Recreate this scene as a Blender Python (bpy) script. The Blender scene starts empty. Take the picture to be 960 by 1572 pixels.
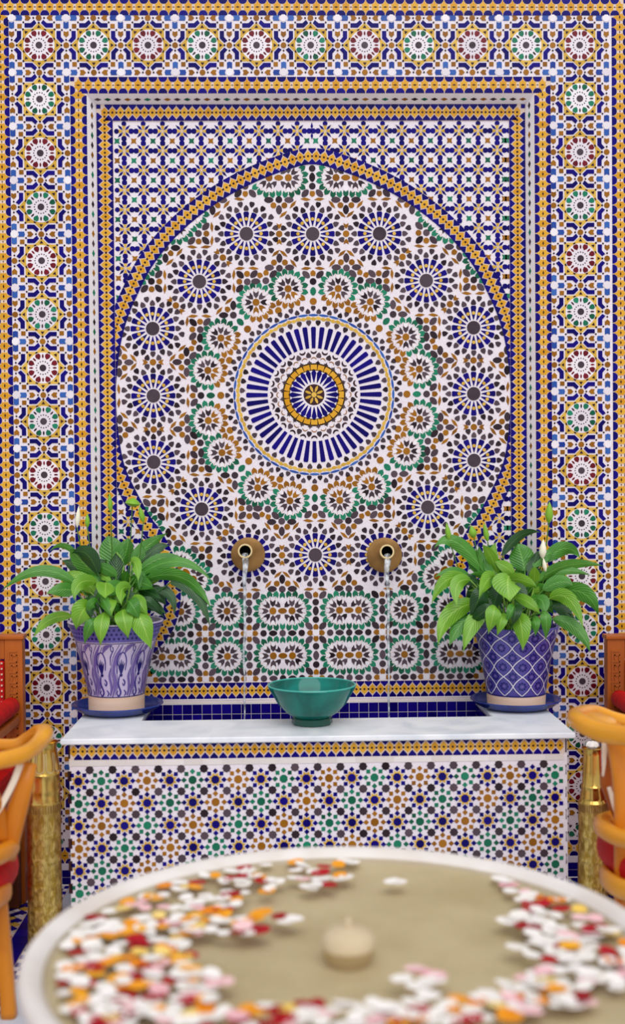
import bpy, bmesh, math, random
import numpy as np
from mathutils import Vector, Matrix
random.seed(7)
PI = math.pi
S = bpy.context.scene
COL = S.collection

# ------------------------------------------------------------------ camera
F = 1800.0; DIST = 4.24; H = 1.4131
YAW, PIT, ROL = [math.radians(a) for a in (1.248, 1.0, 0.4766)]
fw = np.array([math.sin(YAW)*math.cos(PIT), math.cos(YAW)*math.cos(PIT), -math.sin(PIT)])
rt0 = np.array([math.cos(YAW), -math.sin(YAW), 0.0]); up0 = np.cross(rt0, fw)
rt = rt0*math.cos(ROL) - up0*math.sin(ROL); upv = up0*math.cos(ROL) + rt0*math.sin(ROL)
CAM = np.array([0.0, -DIST, H])
K = F/DIST                                   # design units per metre on the wall
cam = bpy.data.cameras.new('camera'); camo = bpy.data.objects.new('camera', cam); COL.objects.link(camo)
cam.sensor_fit = 'HORIZONTAL'; cam.sensor_width = 24.0; cam.lens = 24.0*F/960.0
cam.clip_start = 0.05; cam.clip_end = 100
m = Matrix.Identity(4)
for i in range(3):
    m[i][0] = rt[i]; m[i][1] = upv[i]; m[i][2] = -fw[i]; m[i][3] = CAM[i]
camo.matrix_world = m
cam.dof.use_dof = True; cam.dof.focus_distance = 4.15; cam.dof.aperture_fstop = 1.35
S.camera = camo
# ------------------------------------------------------------------ light
S.view_settings.view_transform = 'Standard'; S.view_settings.look = 'None'
S.view_settings.exposure = 0.1; S.view_settings.gamma = 1.0; S.view_settings.use_curve_mapping = False
w = bpy.data.worlds.new('sky'); S.world = w; w.use_nodes = True
bg = w.node_tree.nodes['Background']; bg.inputs[0].default_value = (0.93, 0.95, 1.0, 1); bg.inputs[1].default_value = 0.62
sun = bpy.data.lights.new('sky_daylight', 'SUN'); sun.energy = 1.75; sun.angle = math.radians(55); sun.color = (1.0, 0.985, 0.965)
suno = bpy.data.objects.new('sky_daylight', sun); COL.objects.link(suno); suno.location = (0.6, -3.0, 5.0)
suno.rotation_euler = Vector((-0.10, 0.66, -0.75)).to_track_quat('-Z', 'Y').to_euler()

def ray(x, y): return fw + rt*(x-480)/F - upv*(y-786)/F
def unY(x, y, Y): d = ray(x, y); return Vector(CAM + d*((Y+DIST)/d[1]))
def unZ(x, y, Z): d = ray(x, y); return Vector(CAM + d*((Z-H)/d[2]))
def W(x, y, Y=0.0): p = unY(x, y, Y); return (p.x*K, -p.z*K)

# ------------------------------------------------------------------ materials
def lin(c):
    return tuple(((v/255.0)/12.92 if v/255.0 <= 0.04045 else ((v/255.0+0.055)/1.055)**2.4) for v in c) + (1.0,)
MATS = {}
def node(nt, t, **kw):
    n = nt.nodes.new(t)
    for k, v in kw.items(): setattr(n, k, v)
    return n
def new_mat(name):
    mt = bpy.data.materials.new(name); mt.use_nodes = True
    return mt, mt.node_tree, mt.node_tree.nodes['Principled BSDF']
def tile_mat(name, c1, c2, rough=0.22, spec=0.25, noise=0.10, bump=0.12):
    """glazed tile: every piece takes its own shade between c1 and c2"""
    mt, nt, b = new_mat(name); L = nt.links
    g = node(nt, 'ShaderNodeNewGeometry'); oi = node(nt, 'ShaderNodeObjectInfo')
    a = node(nt, 'ShaderNodeMath', operation='ADD'); fr = node(nt, 'ShaderNodeMath', operation='FRACT')
    L.new(g.outputs['Random Per Island'], a.inputs[0]); L.new(oi.outputs['Random'], a.inputs[1]); L.new(a.outputs[0], fr.inputs[0])
    tx = node(nt, 'ShaderNodeNewGeometry')
    no = node(nt, 'ShaderNodeTexNoise'); no.inputs['Scale'].default_value = 60; no.inputs['Detail'].default_value = 3
    L.new(tx.outputs['Position'], no.inputs['Vector'])
    sm = node(nt, 'ShaderNodeMath', operation='MULTIPLY_ADD'); L.new(no.outputs['Fac'], sm.inputs[0]); sm.inputs[1].default_value = noise*4; sm.inputs[2].default_value = -noise*2
    ad = node(nt, 'ShaderNodeMath', operation='ADD', use_clamp=True); L.new(fr.outputs[0], ad.inputs[0]); L.new(sm.outputs[0], ad.inputs[1])
    mx = node(nt, 'ShaderNodeMix', data_type='RGBA'); L.new(ad.outputs[0], mx.inputs['Factor'])
    mx.inputs['A'].default_value = lin(c1); mx.inputs['B'].default_value = lin(c2)
    L.new(mx.outputs['Result'], b.inputs['Base Color'])
    b.inputs['Roughness'].default_value = rough; b.inputs['Specular IOR Level'].default_value = spec
    bp = node(nt, 'ShaderNodeBump'); bp.inputs['Strength'].default_value = bump; bp.inputs['Distance'].default_value = 0.002
    L.new(no.outputs['Fac'], bp.inputs['Height']); L.new(bp.outputs[0], b.inputs['Normal'])
    MATS[name] = mt; return mt
def plain(name, c, rough=0.5, spec=0.3, metal=0.0):
    mt, nt, b = new_mat(name); b.inputs['Base Color'].default_value = lin(c); b.inputs['Roughness'].default_value = rough
    b.inputs['Specular IOR Level'].default_value = spec; b.inputs['Metallic'].default_value = metal
    MATS[name] = mt; return mt
def noisy(name, c1, c2, scale=5, stretch=(1, 1, 1), rough=0.4, spec=0.3, metal=0.0, bump=0.0, detail=6, dist=0.0, lo=0.35, hi=0.65, bscale=None):
    mt, nt, b = new_mat(name); L = nt.links
    tc = node(nt, 'ShaderNodeTexCoord'); mp = node(nt, 'ShaderNodeMapping'); mp.inputs['Scale'].default_value = stretch
    L.new(tc.outputs['Object'], mp.inputs[0])
    no = node(nt, 'ShaderNodeTexNoise'); no.inputs['Scale'].default_value = scale; no.inputs['Detail'].default_value = detail; no.inputs['Distortion'].default_value = dist
    L.new(mp.outputs[0], no.inputs['Vector'])
    mr = node(nt, 'ShaderNodeMapRange'); L.new(no.outputs['Fac'], mr.inputs[0]); mr.inputs[1].default_value = lo; mr.inputs[2].default_value = hi
    mx = node(nt, 'ShaderNodeMix', data_type='RGBA'); L.new(mr.outputs[0], mx.inputs['Factor'])
    mx.inputs['A'].default_value = lin(c1); mx.inputs['B'].default_value = lin(c2)
    L.new(mx.outputs['Result'], b.inputs['Base Color'])
    b.inputs['Roughness'].default_value = rough; b.inputs['Specular IOR Level'].default_value = spec; b.inputs['Metallic'].default_value = metal
    if bump:
        src = no.outputs['Fac']
        if bscale:
            n2 = node(nt, 'ShaderNodeTexNoise'); n2.inputs['Scale'].default_value = bscale; n2.inputs['Detail'].default_value = 3; L.new(mp.outputs[0], n2.inputs['Vector']); src = n2.outputs['Fac']
        bp = node(nt, 'ShaderNodeBump'); bp.inputs['Strength'].default_value = bump; bp.inputs['Distance'].default_value = 0.004
        L.new(src, bp.inputs['Height']); L.new(bp.outputs[0], b.inputs['Normal'])
    MATS[name] = mt; return mt

tile_mat('white', (228, 218, 226), (244, 238, 242))
tile_mat('navy', (10, 2, 88), (22, 8, 124), spec=0.14)
tile_mat('sky', (22, 56, 146), (58, 104, 182))
tile_mat('yellow', (212, 148, 26), (228, 172, 54))
tile_mat('paleyellow', (204, 160, 54), (228, 186, 84))
tile_mat('brown', (136, 84, 8), (166, 108, 20))
tile_mat('dark', (34, 23, 28), (92, 76, 84), noise=0.05, spec=0.15)
tile_mat('black', (40, 18, 24), (62, 34, 40))
tile_mat('boss', (58, 45, 53), (80, 66, 75), noise=0.2, bump=0.3)
tile_mat('green', (4, 80, 54), (34, 134, 100))
tile_mat('red', (96, 8, 24), (122, 22, 38))
tile_mat('cream', (222, 212, 206), (236, 228, 226))
tile_mat('floorblue', (10, 8, 110), (22, 20, 156), spec=0.2)
def bed_mat(name, c, g, scale):
    """white tile bed with thin, faint joints between hand-cut pieces"""
    mt, nt, b = new_mat(name); L = nt.links
    tx = node(nt, 'ShaderNodeNewGeometry')
    vo = node(nt, 'ShaderNodeTexVoronoi', feature='DISTANCE_TO_EDGE'); vo.inputs['Scale'].default_value = scale
    L.new(tx.outputs['Position'], vo.inputs['Vector'])
    mr = node(nt, 'ShaderNodeMapRange'); L.new(vo.outputs['Distance'], mr.inputs[0]); mr.inputs[1].default_value = 0.0; mr.inputs[2].default_value = 0.07
    mx = node(nt, 'ShaderNodeMix', data_type='RGBA'); L.new(mr.outputs[0], mx.inputs['Factor'])
    mx.inputs['A'].default_value = lin(g); mx.inputs['B'].default_value = lin(c)
    L.new(mx.outputs['Result'], b.inputs['Base Color']); b.inputs['Roughness'].default_value = 0.3; b.inputs['Specular IOR Level'].default_value = 0.25
    MATS[name] = mt
bed_mat('whitebed', (238, 229, 236), (230, 216, 224), 60)
plain('grout', (226, 204, 188), 0.8, 0.1)
plain('joint', (206, 176, 160), 0.8, 0.1)
plain('jointdark', (60, 44, 22), 0.6, 0.1)
noisy('reveal_white', (246, 240, 244), (252, 248, 251), 20, rough=0.4)
noisy('slab_marble', (246, 247, 250), (216, 221, 230), 6, rough=0.25, spec=0.35, dist=1.2, lo=0.42, hi=0.78)
noisy('basin_marble', (234, 228, 224), (220, 210, 202), 4, rough=0.4, spec=0.3, dist=1.0)
noisy('basin_inner', (240, 230, 206), (222, 210, 182), 7, rough=0.5, spec=0.2)
noisy('nozzle_stone', (216, 198, 166), (200, 178, 144), 8, rough=0.5, spec=0.2)
noisy('floor_marble', (214, 222, 234), (190, 200, 216), 5, rough=0.3, dist=1.0)
noisy('wood', (196, 112, 22), (226, 140, 34), 6, stretch=(1, 1, 0.35), rough=0.32, spec=0.35, dist=0.6)
noisy('honeywood', (208, 128, 24), (238, 164, 40), 7, stretch=(0.5, 0.5, 0.5), rough=0.26, spec=0.45, dist=0.4)
noisy('carvedwood', (150, 72, 18), (182, 96, 30), 8, stretch=(1, 1, 0.3), rough=0.4, spec=0.3)
plain('darkwood', (92, 42, 14), 0.5)
plain('inlay', (250, 236, 214), 0.4)
noisy('redfabric', (170, 6, 8), (196, 14, 14), 30, rough=0.6, spec=0.25, bump=0.15)
plain('nail', (226, 214, 190), 0.25, 0.5, 1.0)
noisy('brass', (196, 158, 66), (238, 208, 122), 70, stretch=(1, 1, 0.7), rough=0.33, metal=1.0, bump=0.8, detail=4, lo=0.4, hi=0.6)
noisy('smoothbrass', (206, 166, 76), (226, 190, 104), 10, rough=0.22, metal=1.0)
noisy('agedbrass', (128, 92, 48), (160, 120, 68), 14, rough=0.5, metal=0.25, bump=0.25)
plain('palebrass', (214, 190, 140), 0.3, 0.5, 0.6)
noisy('foam', (225, 232, 240), (240, 244, 250), 50, rough=0.2, spec=0.5)
plain('pipehole', (14, 10, 8), 0.8)
noisy('teal', (0, 84, 76), (0, 122, 110), 7, rough=0.1, spec=0.36, dist=1.0); plain('tealglint', (70, 176, 162), 0.15, 0.5)
plain('tealdark', (4, 72, 58), 0.15, 0.5)
noisy('saucer', (24, 42, 112), (34, 58, 140), 8, rough=0.2, spec=0.5)
noisy('potglaze', (192, 178, 212), (206, 190, 216), 9, rough=0.3, spec=0.35)
noisy('potblue', (70, 62, 142), (84, 76, 160), 9, rough=0.22, spec=0.4)
noisy('potband', (104, 94, 178), (92, 82, 164), 12, rough=0.25, spec=0.35)
plain('stroke', (62, 50, 132), 0.3); plain('strokeviolet', (112, 92, 158), 0.3); plain('strokenavy', (30, 26, 104), 0.3)
plain('potline', (218, 212, 230), 0.35)
noisy('terracotta', (238, 210, 190), (222, 176, 134), 6, stretch=(.3, .3, 3), rough=0.7, spec=0.1)
plain('soil', (30, 22, 16), 0.9)
plain('stem', (66, 112, 30), 0.5); plain('budgreen', (128, 180, 52), 0.4); plain('spathewhite', (244, 240, 216), 0.5)
def leaf_mat(name, c1, c2, cm):
    mt, nt, b = new_mat(name); L = nt.links
    uv = node(nt, 'ShaderNodeUVMap'); sx = node(nt, 'ShaderNodeSeparateXYZ'); L.new(uv.outputs[0], sx.inputs[0])
    ab = node(nt, 'ShaderNodeMath', operation='ABSOLUTE'); L.new(sx.outputs[0], ab.inputs[0])
    vs = node(nt, 'ShaderNodeMath', operation='MULTIPLY_ADD'); L.new(ab.outputs[0], vs.inputs[0]); vs.inputs[1].default_value = -0.35; L.new(sx.outputs[1], vs.inputs[2])
    sc = node(nt, 'ShaderNodeMath', operation='MULTIPLY'); L.new(vs.outputs[0], sc.inputs[0]); sc.inputs[1].default_value = 60
    sn = node(nt, 'ShaderNodeMath', operation='SINE'); L.new(sc.outputs[0], sn.inputs[0])
    no = node(nt, 'ShaderNodeTexNoise'); no.inputs['Scale'].default_value = 14; g = node(nt, 'ShaderNodeNewGeometry'); L.new(g.outputs['Position'], no.inputs['Vector'])
    f1 = node(nt, 'ShaderNodeMath', operation='MULTIPLY_ADD'); L.new(sn.outputs[0], f1.inputs[0]); f1.inputs[1].default_value = 0.16; L.new(no.outputs['Fac'], f1.inputs[2])
    mx = node(nt, 'ShaderNodeMix', data_type='RGBA'); L.new(f1.outputs[0], mx.inputs['Factor']); mx.inputs['A'].default_value = lin(c1); mx.inputs['B'].default_value = lin(c2)
    mr = node(nt, 'ShaderNodeMapRange'); L.new(ab.outputs[0], mr.inputs[0]); mr.inputs[1].default_value = 0.03; mr.inputs[2].default_value = 0.09; mr.inputs[3].default_value = 0.8; mr.inputs[4].default_value = 0.0
    m2 = node(nt, 'ShaderNodeMix', data_type='RGBA'); L.new(mr.outputs[0], m2.inputs['Factor']); L.new(mx.outputs['Result'], m2.inputs['A']); m2.inputs['B'].default_value = lin(cm)
    L.new(m2.outputs['Result'], b.inputs['Base Color']); b.inputs['Roughness'].default_value = 0.3; b.inputs['Specular IOR Level'].default_value = 0.62
    bp = node(nt, 'ShaderNodeBump'); bp.inputs['Strength'].default_value = 0.25; bp.inputs['Distance'].default_value = 0.002; L.new(sn.outputs[0], bp.inputs['Height']); L.new(bp.outputs[0], b.inputs['Normal'])
    tr = node(nt, 'ShaderNodeBsdfTranslucent'); L.new(m2.outputs['Result'], tr.inputs[0]); ms = node(nt, 'ShaderNodeMixShader'); ms.inputs[0].default_value = 0.25
    L.new(b.outputs[0], ms.inputs[1]); L.new(tr.outputs[0], ms.inputs[2]); L.new(ms.outputs[0], nt.nodes['Material Output'].inputs['Surface'])
    MATS[name] = mt
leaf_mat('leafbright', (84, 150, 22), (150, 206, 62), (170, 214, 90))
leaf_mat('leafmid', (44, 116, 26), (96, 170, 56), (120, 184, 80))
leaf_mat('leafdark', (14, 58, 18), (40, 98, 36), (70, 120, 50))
def water_mat(name, tint, ior=1.33, rough=0.02, bumpscale=9, bump=0.05):
    mt, nt, b = new_mat(name); L = nt.links; nt.nodes.remove(b)
    t = node(nt, 'ShaderNodeBsdfTransparent'); t.inputs[0].default_value = lin(tint)
    g = node(nt, 'ShaderNodeBsdfGlossy'); g.inputs['Roughness'].default_value = rough
    fr = node(nt, 'ShaderNodeFresnel'); fr.inputs[0].default_value = ior
    no = node(nt, 'ShaderNodeTexNoise'); no.inputs['Scale'].default_value = bumpscale; ge = node(nt, 'ShaderNodeNewGeometry'); L.new(ge.outputs['Position'], no.inputs['Vector'])
    bp = node(nt, 'ShaderNodeBump'); bp.inputs['Strength'].default_value = bump; bp.inputs['Distance'].default_value = 0.02; L.new(no.outputs['Fac'], bp.inputs['Height'])
    L.new(bp.outputs[0], g.inputs['Normal'])
    ms = node(nt, 'ShaderNodeMixShader'); L.new(fr.outputs[0], ms.inputs[0]); L.new(t.outputs[0], ms.inputs[1]); L.new(g.outputs[0], ms.inputs[2])
    L.new(ms.outputs[0], nt.nodes['Material Output'].inputs['Surface']); MATS[name] = mt
water_mat('basinwater', (247, 242, 228), 1.33, 0.3, 26, 0.25); water_mat('poolwater', (190, 205, 235)); water_mat('fallingwater', (244, 248, 252), 1.5, 0.05, 60, 0.6)
_nt = MATS['fallingwater'].node_tree; _o = _nt.nodes['Material Output']; _m = _o.inputs['Surface'].links[0].from_node
_d = node(_nt, 'ShaderNodeBsdfDiffuse'); _d.inputs[0].default_value = (.9, .93, .97, 1); _x = node(_nt, 'ShaderNodeMixShader')
_n = node(_nt, 'ShaderNodeTexNoise'); _n.inputs['Scale'].default_value = 45; _g = node(_nt, 'ShaderNodeNewGeometry'); _nt.links.new(_g.outputs['Position'], _n.inputs['Vector'])
_r = node(_nt, 'ShaderNodeMapRange'); _r.inputs[1].default_value = .4; _r.inputs[2].default_value = .65; _r.inputs[3].default_value = .1; _r.inputs[4].default_value = .75; _nt.links.new(_n.outputs['Fac'], _r.inputs[0])
_nt.links.new(_r.outputs[0], _x.inputs[0]); _nt.links.new(_m.outputs[0], _x.inputs[1]); _nt.links.new(_d.outputs[0], _x.inputs[2]); _nt.links.new(_x.outputs[0], _o.inputs['Surface'])
def petal_mat(name, c1, c2):
    mt = noisy(name, c1, c2, 20, rough=0.55, spec=0.2); nt = mt.node_tree; L = nt.links; b = nt.nodes['Principled BSDF']
    oi = node(nt, 'ShaderNodeObjectInfo'); src = b.inputs['Base Color'].links[0].from_node
    L.new(oi.outputs['Random'], src.inputs['Factor'])
petal_mat('petalwhite', (240, 234, 226), (250, 244, 240)); petal_mat('petalred', (150, 4, 22), (190, 14, 34))
petal_mat('petalorange', (236, 132, 10), (246, 178, 40)); petal_mat('petalpink', (240, 178, 186), (246, 206, 206)); petal_mat('petalyellow', (240, 200, 90), (246, 220, 150))

# ------------------------------------------------------------------ object helpers
def link(o): COL.objects.link(o); return o
def setpar(o, p):
    if p is None: return o
    o.parent = p
    if p.type == 'EMPTY' and p.parent is None: o.matrix_parent_inverse = Matrix.Translation(-p.location)
    return o
def obj(name, me, mt=None, parent=None, mw=None, smooth=False):
    o = bpy.data.objects.new(name, me); link(o)
    if mt and not me.materials: me.materials.append(MATS[mt])
    if smooth: me.shade_smooth()
    if mw is not None: o.matrix_basis = mw
    if me.get('paint'): o['kind'] = 'stuff'
    return setpar(o, parent)
def tag(o, label, cat, group=None, kind=None):
    o['label'] = label; o['category'] = cat
    if group: o['group'] = group
    if kind: o['kind'] = kind
    return o
def thing(name, loc, label, cat, group=None):
    o = bpy.data.objects.new(name, None); link(o); o.location = loc; o.empty_display_size = 0.05
    return tag(o, label, cat, group)
def struct(o): o['kind'] = 'structure'; return o
def mesh(verts, faces, name='m'):
    me = bpy.data.meshes.new(name); me.from_pydata([tuple(v) for v in verts], [], faces); me.update(); return me
def boxes(lst, bev=0.0):
    bm = bmesh.new()
    for (x0, x1, y0, y1, z0, z1) in lst:
        r = bmesh.ops.create_cube(bm, size=1.0)
        for v in r['verts']: v.co = ((x0+x1)/2+v.co.x*(x1-x0), (y0+y1)/2+v.co.y*(y1-y0), (z0+z1)/2+v.co.z*(z1-z0))
    if bev: bmesh.ops.bevel(bm, geom=list(bm.edges), offset=bev, segments=2, affect='EDGES', profile=0.6)
    me = bpy.data.meshes.new('box'); bm.to_mesh(me); bm.free(); return me
def lathe(prof, n=64, c=(0, 0, 0)):
    vs = []; fs = []; rows = []; P2 = []
    for i, p in enumerate(prof):
        P2.append(p)
        if 0 < i < len(prof)-1 and p[0] > 1e-6:
            a = (p[0]-prof[i-1][0], p[1]-prof[i-1][1]); b = (prof[i+1][0]-p[0], prof[i+1][1]-p[1])
            if abs(math.atan2(a[0]*b[1]-a[1]*b[0], a[0]*b[0]+a[1]*b[1])) > 0.72: P2.append(p)      # crisp edge
    for (r, z) in P2:
        if r < 1e-6: rows.append([len(vs)]); vs.append((c[0], c[1], c[2]+z))
        else:
            rows.append(list(range(len(vs), len(vs)+n)))
            vs += [(c[0]+r*math.cos(2*PI*k/n), c[1]+r*math.sin(2*PI*k/n), c[2]+z) for k in range(n)]
    for i_, (a, b) in enumerate(zip(rows, rows[1:])):
        if P2[i_] == P2[i_+1]: continue
        for k in range(n):
            k2 = (k+1) % n
            if len(a) == 1 and len(b) == 1: continue
            if len(a) == 1: fs.append((a[0], b[k2], b[k]))
            elif len(b) == 1: fs.append((a[k], a[k2], b[0]))
            else: fs.append((a[k], a[k2], b[k2], b[k]))
    return mesh(vs, fs)
def catmull(pts, n):
    P = [np.array(p, float) for p in pts]; P = [2*P[0]-P[1]] + P + [2*P[-1]-P[-2]]; out = []
    for i in range(1, len(P)-2):
        for k in range(n):
            t = k/n; a, b, c, d = P[i-1], P[i], P[i+1], P[i+2]
            out.append(0.5*((2*b)+(-a+c)*t+(2*a-5*b+4*c-d)*t*t+(-a+3*b-3*c+d)*t**3))
    out.append(P[-2]); return out
def sweep(pts, wid, hei, n=12, up=(0, 0, 1), sq=2.0, sub=6, cap=True):
    """swept bar with a superelliptic section; wid and hei interpolate along it"""
    m_ = len(pts); P = catmull(pts, sub); T = len(P)
    wi = np.interp(np.linspace(0, m_-1, T), range(m_), wid if hasattr(wid, '__len__') else [wid]*m_)
    he = np.interp(np.linspace(0, m_-1, T), range(m_), hei if hasattr(hei, '__len__') else [hei]*m_)
    vs = []; fs = []
    for i in range(T):
        t = P[min(i+1, T-1)]-P[max(i-1, 0)]; t = t/np.linalg.norm(t)
        u = np.array(up, float); s = np.cross(t, u); s = s/np.linalg.norm(s); u = np.cross(s, t)
        for k in range(n):
            a = 2*PI*(k+0.5)/n; ca, sa = math.cos(a), math.sin(a)
            vs.append(P[i]+s*wi[i]/2*math.copysign(abs(ca)**(2/sq), ca)+u*he[i]/2*math.copysign(abs(sa)**(2/sq), sa))
    for i in range(T-1):
        for k in range(n): fs.append((i*n+k, i*n+(k+1) % n, (i+1)*n+(k+1) % n, (i+1)*n+k))
    if cap: fs.append(tuple(range(n))[::-1]); fs.append(tuple((T-1)*n+k for k in range(n)))
    me = mesh(vs, fs); bm = bmesh.new(); bm.from_mesh(me); bmesh.ops.recalc_face_normals(bm, faces=bm.faces); bm.to_mesh(me); bm.free(); return me

# ------------------------------------------------------------------ tile fields
def wallM(Y): return Matrix(((1, 0, 0, 0), (0, 0, -1, Y), (0, 1, 0, 0), (0, 0, 0, 1)))
class Field:
    """a plane on which cut pieces are laid; u right, v down, in units of 1/K metre"""
    def __init__(s, parent, M, thing_key):
        s.parent = parent; s.M = M; s.key = thing_key; s.acc = {}; s.grid = {}; FIELDS.append(s)
    def local(s, cu, cv, sc): return Local(s, cu, cv, sc)
FIELDS = []; PEND = []
class Local:
    def __init__(s, f, cu, cv, sc): s.f = f; s.o = (cu, cv); s.s = sc; s.keep = None
    def put(s, name, col, poly, c, rot=0.0, obj=False, h=0.0015, mind=0.0, mir=False):
        u = s.o[0]+c[0]*s.s; v = s.o[1]+c[1]*s.s
        if s.keep and not s.keep(u, v): return False
        if mind:
            g = s.f.grid; q = mind*s.s; cell = 12.0; iu, iv = int(u//cell), int(v//cell)
            for a in range(iu-1, iu+2):
                for b in range(iv-1, iv+2):
                    for (x, y) in g.get((a, b), ()):
                        if (x-u)**2+(y-v)**2 < q*q: return False
            g.setdefault((iu, iv), []).append((u, v))
        if mir: poly = [(-x, y) for x, y in poly]
        if obj: PEND.append((s.f, name, col, tuple(poly), u, v, rot, s.s, h))
        else: s.f.acc.setdefault((name, col, h), []).append(xf(poly, u, v, rot, s.s))
        return True
def xf(poly, u, v, rot, sc):
    c, n = math.cos(rot)*sc, math.sin(rot)*sc
    return [(u+x*c-y*n, v+x*n+y*c) for x, y in poly]
def ccw(p):
    a = sum(p[i-1][0]*p[i][1]-p[i][0]*p[i-1][1] for i in range(len(p)))
    return p if a < 0 else p[::-1]          # v points down: negative area faces the viewer
MC = {}
def prism_mesh(polys, h, name):
    vs = []; fs = []
    for p in polys:
        p = ccw(p); n = len(p); b = len(vs)
        vs += [(x/K, -y/K, h) for x, y in p]+[(x/K, -y/K, -0.0005) for x, y in p]
        fs.append(tuple(range(b, b+n)))
        fs += [(b+(i+1) % n, b+i, b+n+i, b+n+(i+1) % n) for i in range(n)]
    return mesh(vs, fs, name)
def flush():
    cnt = {}
    for (f, name, col, poly, u, v, rot, sc, h) in PEND:
        k = (f.key, name); cnt[k] = cnt.get(k, 0)+1
        if cnt[k] > 300:
            f.acc.setdefault((name, col, h), []).append(xf(poly, u, v, rot, sc)); continue
        mk = (col, poly, h)
        if mk not in MC:
            MC[mk] = prism_mesh([list(poly)], h, name); MC[mk].materials.append(MATS[col])
        o = bpy.data.objects.new(name, MC[mk]); link(o); setpar(o, f.parent)
        o.matrix_basis = f.M @ Matrix.Translation((u/K, -v/K, 0)) @ Matrix.Rotation(-rot, 4, 'Z') @ Matrix.Scale(sc, 4)
    for f in FIELDS:
        for (name, col, h), polys in f.acc.items():
            o = obj('small_'+name.replace('small_', ''), prism_mesh(polys, h, name), col, f.parent, f.M); o['kind'] = 'stuff'
        f.acc = {}
    PEND.clear()
# piece outlines, pointing up (towards -v)
def reg(n, r, a0=0.0): return [(r*math.sin(2*PI*k/n+a0), -r*math.cos(2*PI*k/n+a0)) for k in range(n)]
def star(n, R, r, a0=0.0): return [((R if k % 2 == 0 else r)*math.sin(PI*k/n+a0), -(R if k % 2 == 0 else r)*math.cos(PI*k/n+a0)) for k in range(2*n)]
def oval(l, w): return [(0, -l/2), (w*.28, -l*.40), (w*.5, -l*.14), (w*.5, l*.14), (w*.28, l*.40), (0, l/2), (-w*.28, l*.40), (-w*.5, l*.14), (-w*.5, -l*.14), (-w*.28, -l*.40)]
def kite(w, l): return [(0, -l/2), (w*.36, -l*.16), (w*.5, l*.22), (w*.34, l*.5), (-w*.34, l*.5), (-w*.5, l*.22), (-w*.36, -l*.16)]
def fish(w, l): return [(0, -l/2), (w*.4, -l*.12), (w*.5, l*.5), (0, l*.24), (-w*.5, l*.5), (-w*.4, -l*.12)]
def leafk(w, l): return [(0, -l/2), (w*.42, -l*.2), (w*.5, l*.08), (w*.40, l*.5), (0, l*.2), (-w*.40, l*.5), (-w*.5, l*.08), (-w*.42, -l*.2)]
def shieldp(w, l): return [(0, -l/2), (w*.4, -l*.25), (w*.5, l*.1), (w*.35, l*.5), (-w*.35, l*.5), (-w*.5, l*.1), (-w*.4, -l*.25)]
def lozenge(l, w): return [(0, -l/2), (w*.5, -l*.1), (w*.3, l*.25), (0, l/2), (-w*.5, l*.1), (-w*.3, -l*.25)]
def seg(r0, w0, r1, w1, r2, w2): return [(-w0/2, -r0), (-w1/2, -r1), (-w2/2, -r2), (w2/2, -r2), (w1/2, -r1), (w0/2, -r0)]
def polar(r, a): return (r*math.sin(a), -r*math.cos(a))
R8 = PI/8
# ------------------------------------------------------------------ wall: beds
NY = 0.046
uL, vT = W(13.2, 60)[0], W(300, 23.4)[1]; uR = W(939.5, 60)[0]
aL, aT = W(108.6, 200)[0], W(480, 117.8)[1]; aR = W(846.2, 200)[0]
rL, rT = W(133.6, 200)[0], W(480, 143.6)[1]; rR = W(820.4, 200)[0]
nL, nT = W(149.5, 300, NY)[0], W(480, 160.5, NY)[1]; nR = W(807.0, 300, NY)[0]
ZS = 0.655; TD = 0.62                                     # slab top and trough depth
bV = -56.0                                                # top of the skirting border
oL, oR, oT = uL-24.5, uR+24.5, vT-24.5
eL, eR, eT = oL-260, oR+260, oT-90                        # plain wall beyond the frame
nB = -ZS*K                                                # slab level
nBot = -0.36*K
M0 = wallM(0.0); MN = wallM(NY)
def uvbox(u0, u1, v0, v1, y0, y1): return (u0/K, u1/K, y0, y1, -v1/K, -v0/K)
wall = struct(obj('wall_back', boxes([uvbox(eL, rL, eT, 0, 0, .2), uvbox(rR, eR, eT, 0, 0, .2), uvbox(rL, rR, eT, rT, 0, .2), uvbox(rL, rR, nBot, 0, 0, .2)]), 'whitebed'))
niche = obj('niche_panel', boxes([uvbox(rL-3, rR+3, rT-3, nBot+2, NY, .12)]), 'whitebed', wall)
FW = Field(wall, M0, 'wall_back'); FN = Field(niche, MN, 'wall_back')
LW = FW.local(0, 0, 1.0); LN = FN.local(0, 0, 1.0)
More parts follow.
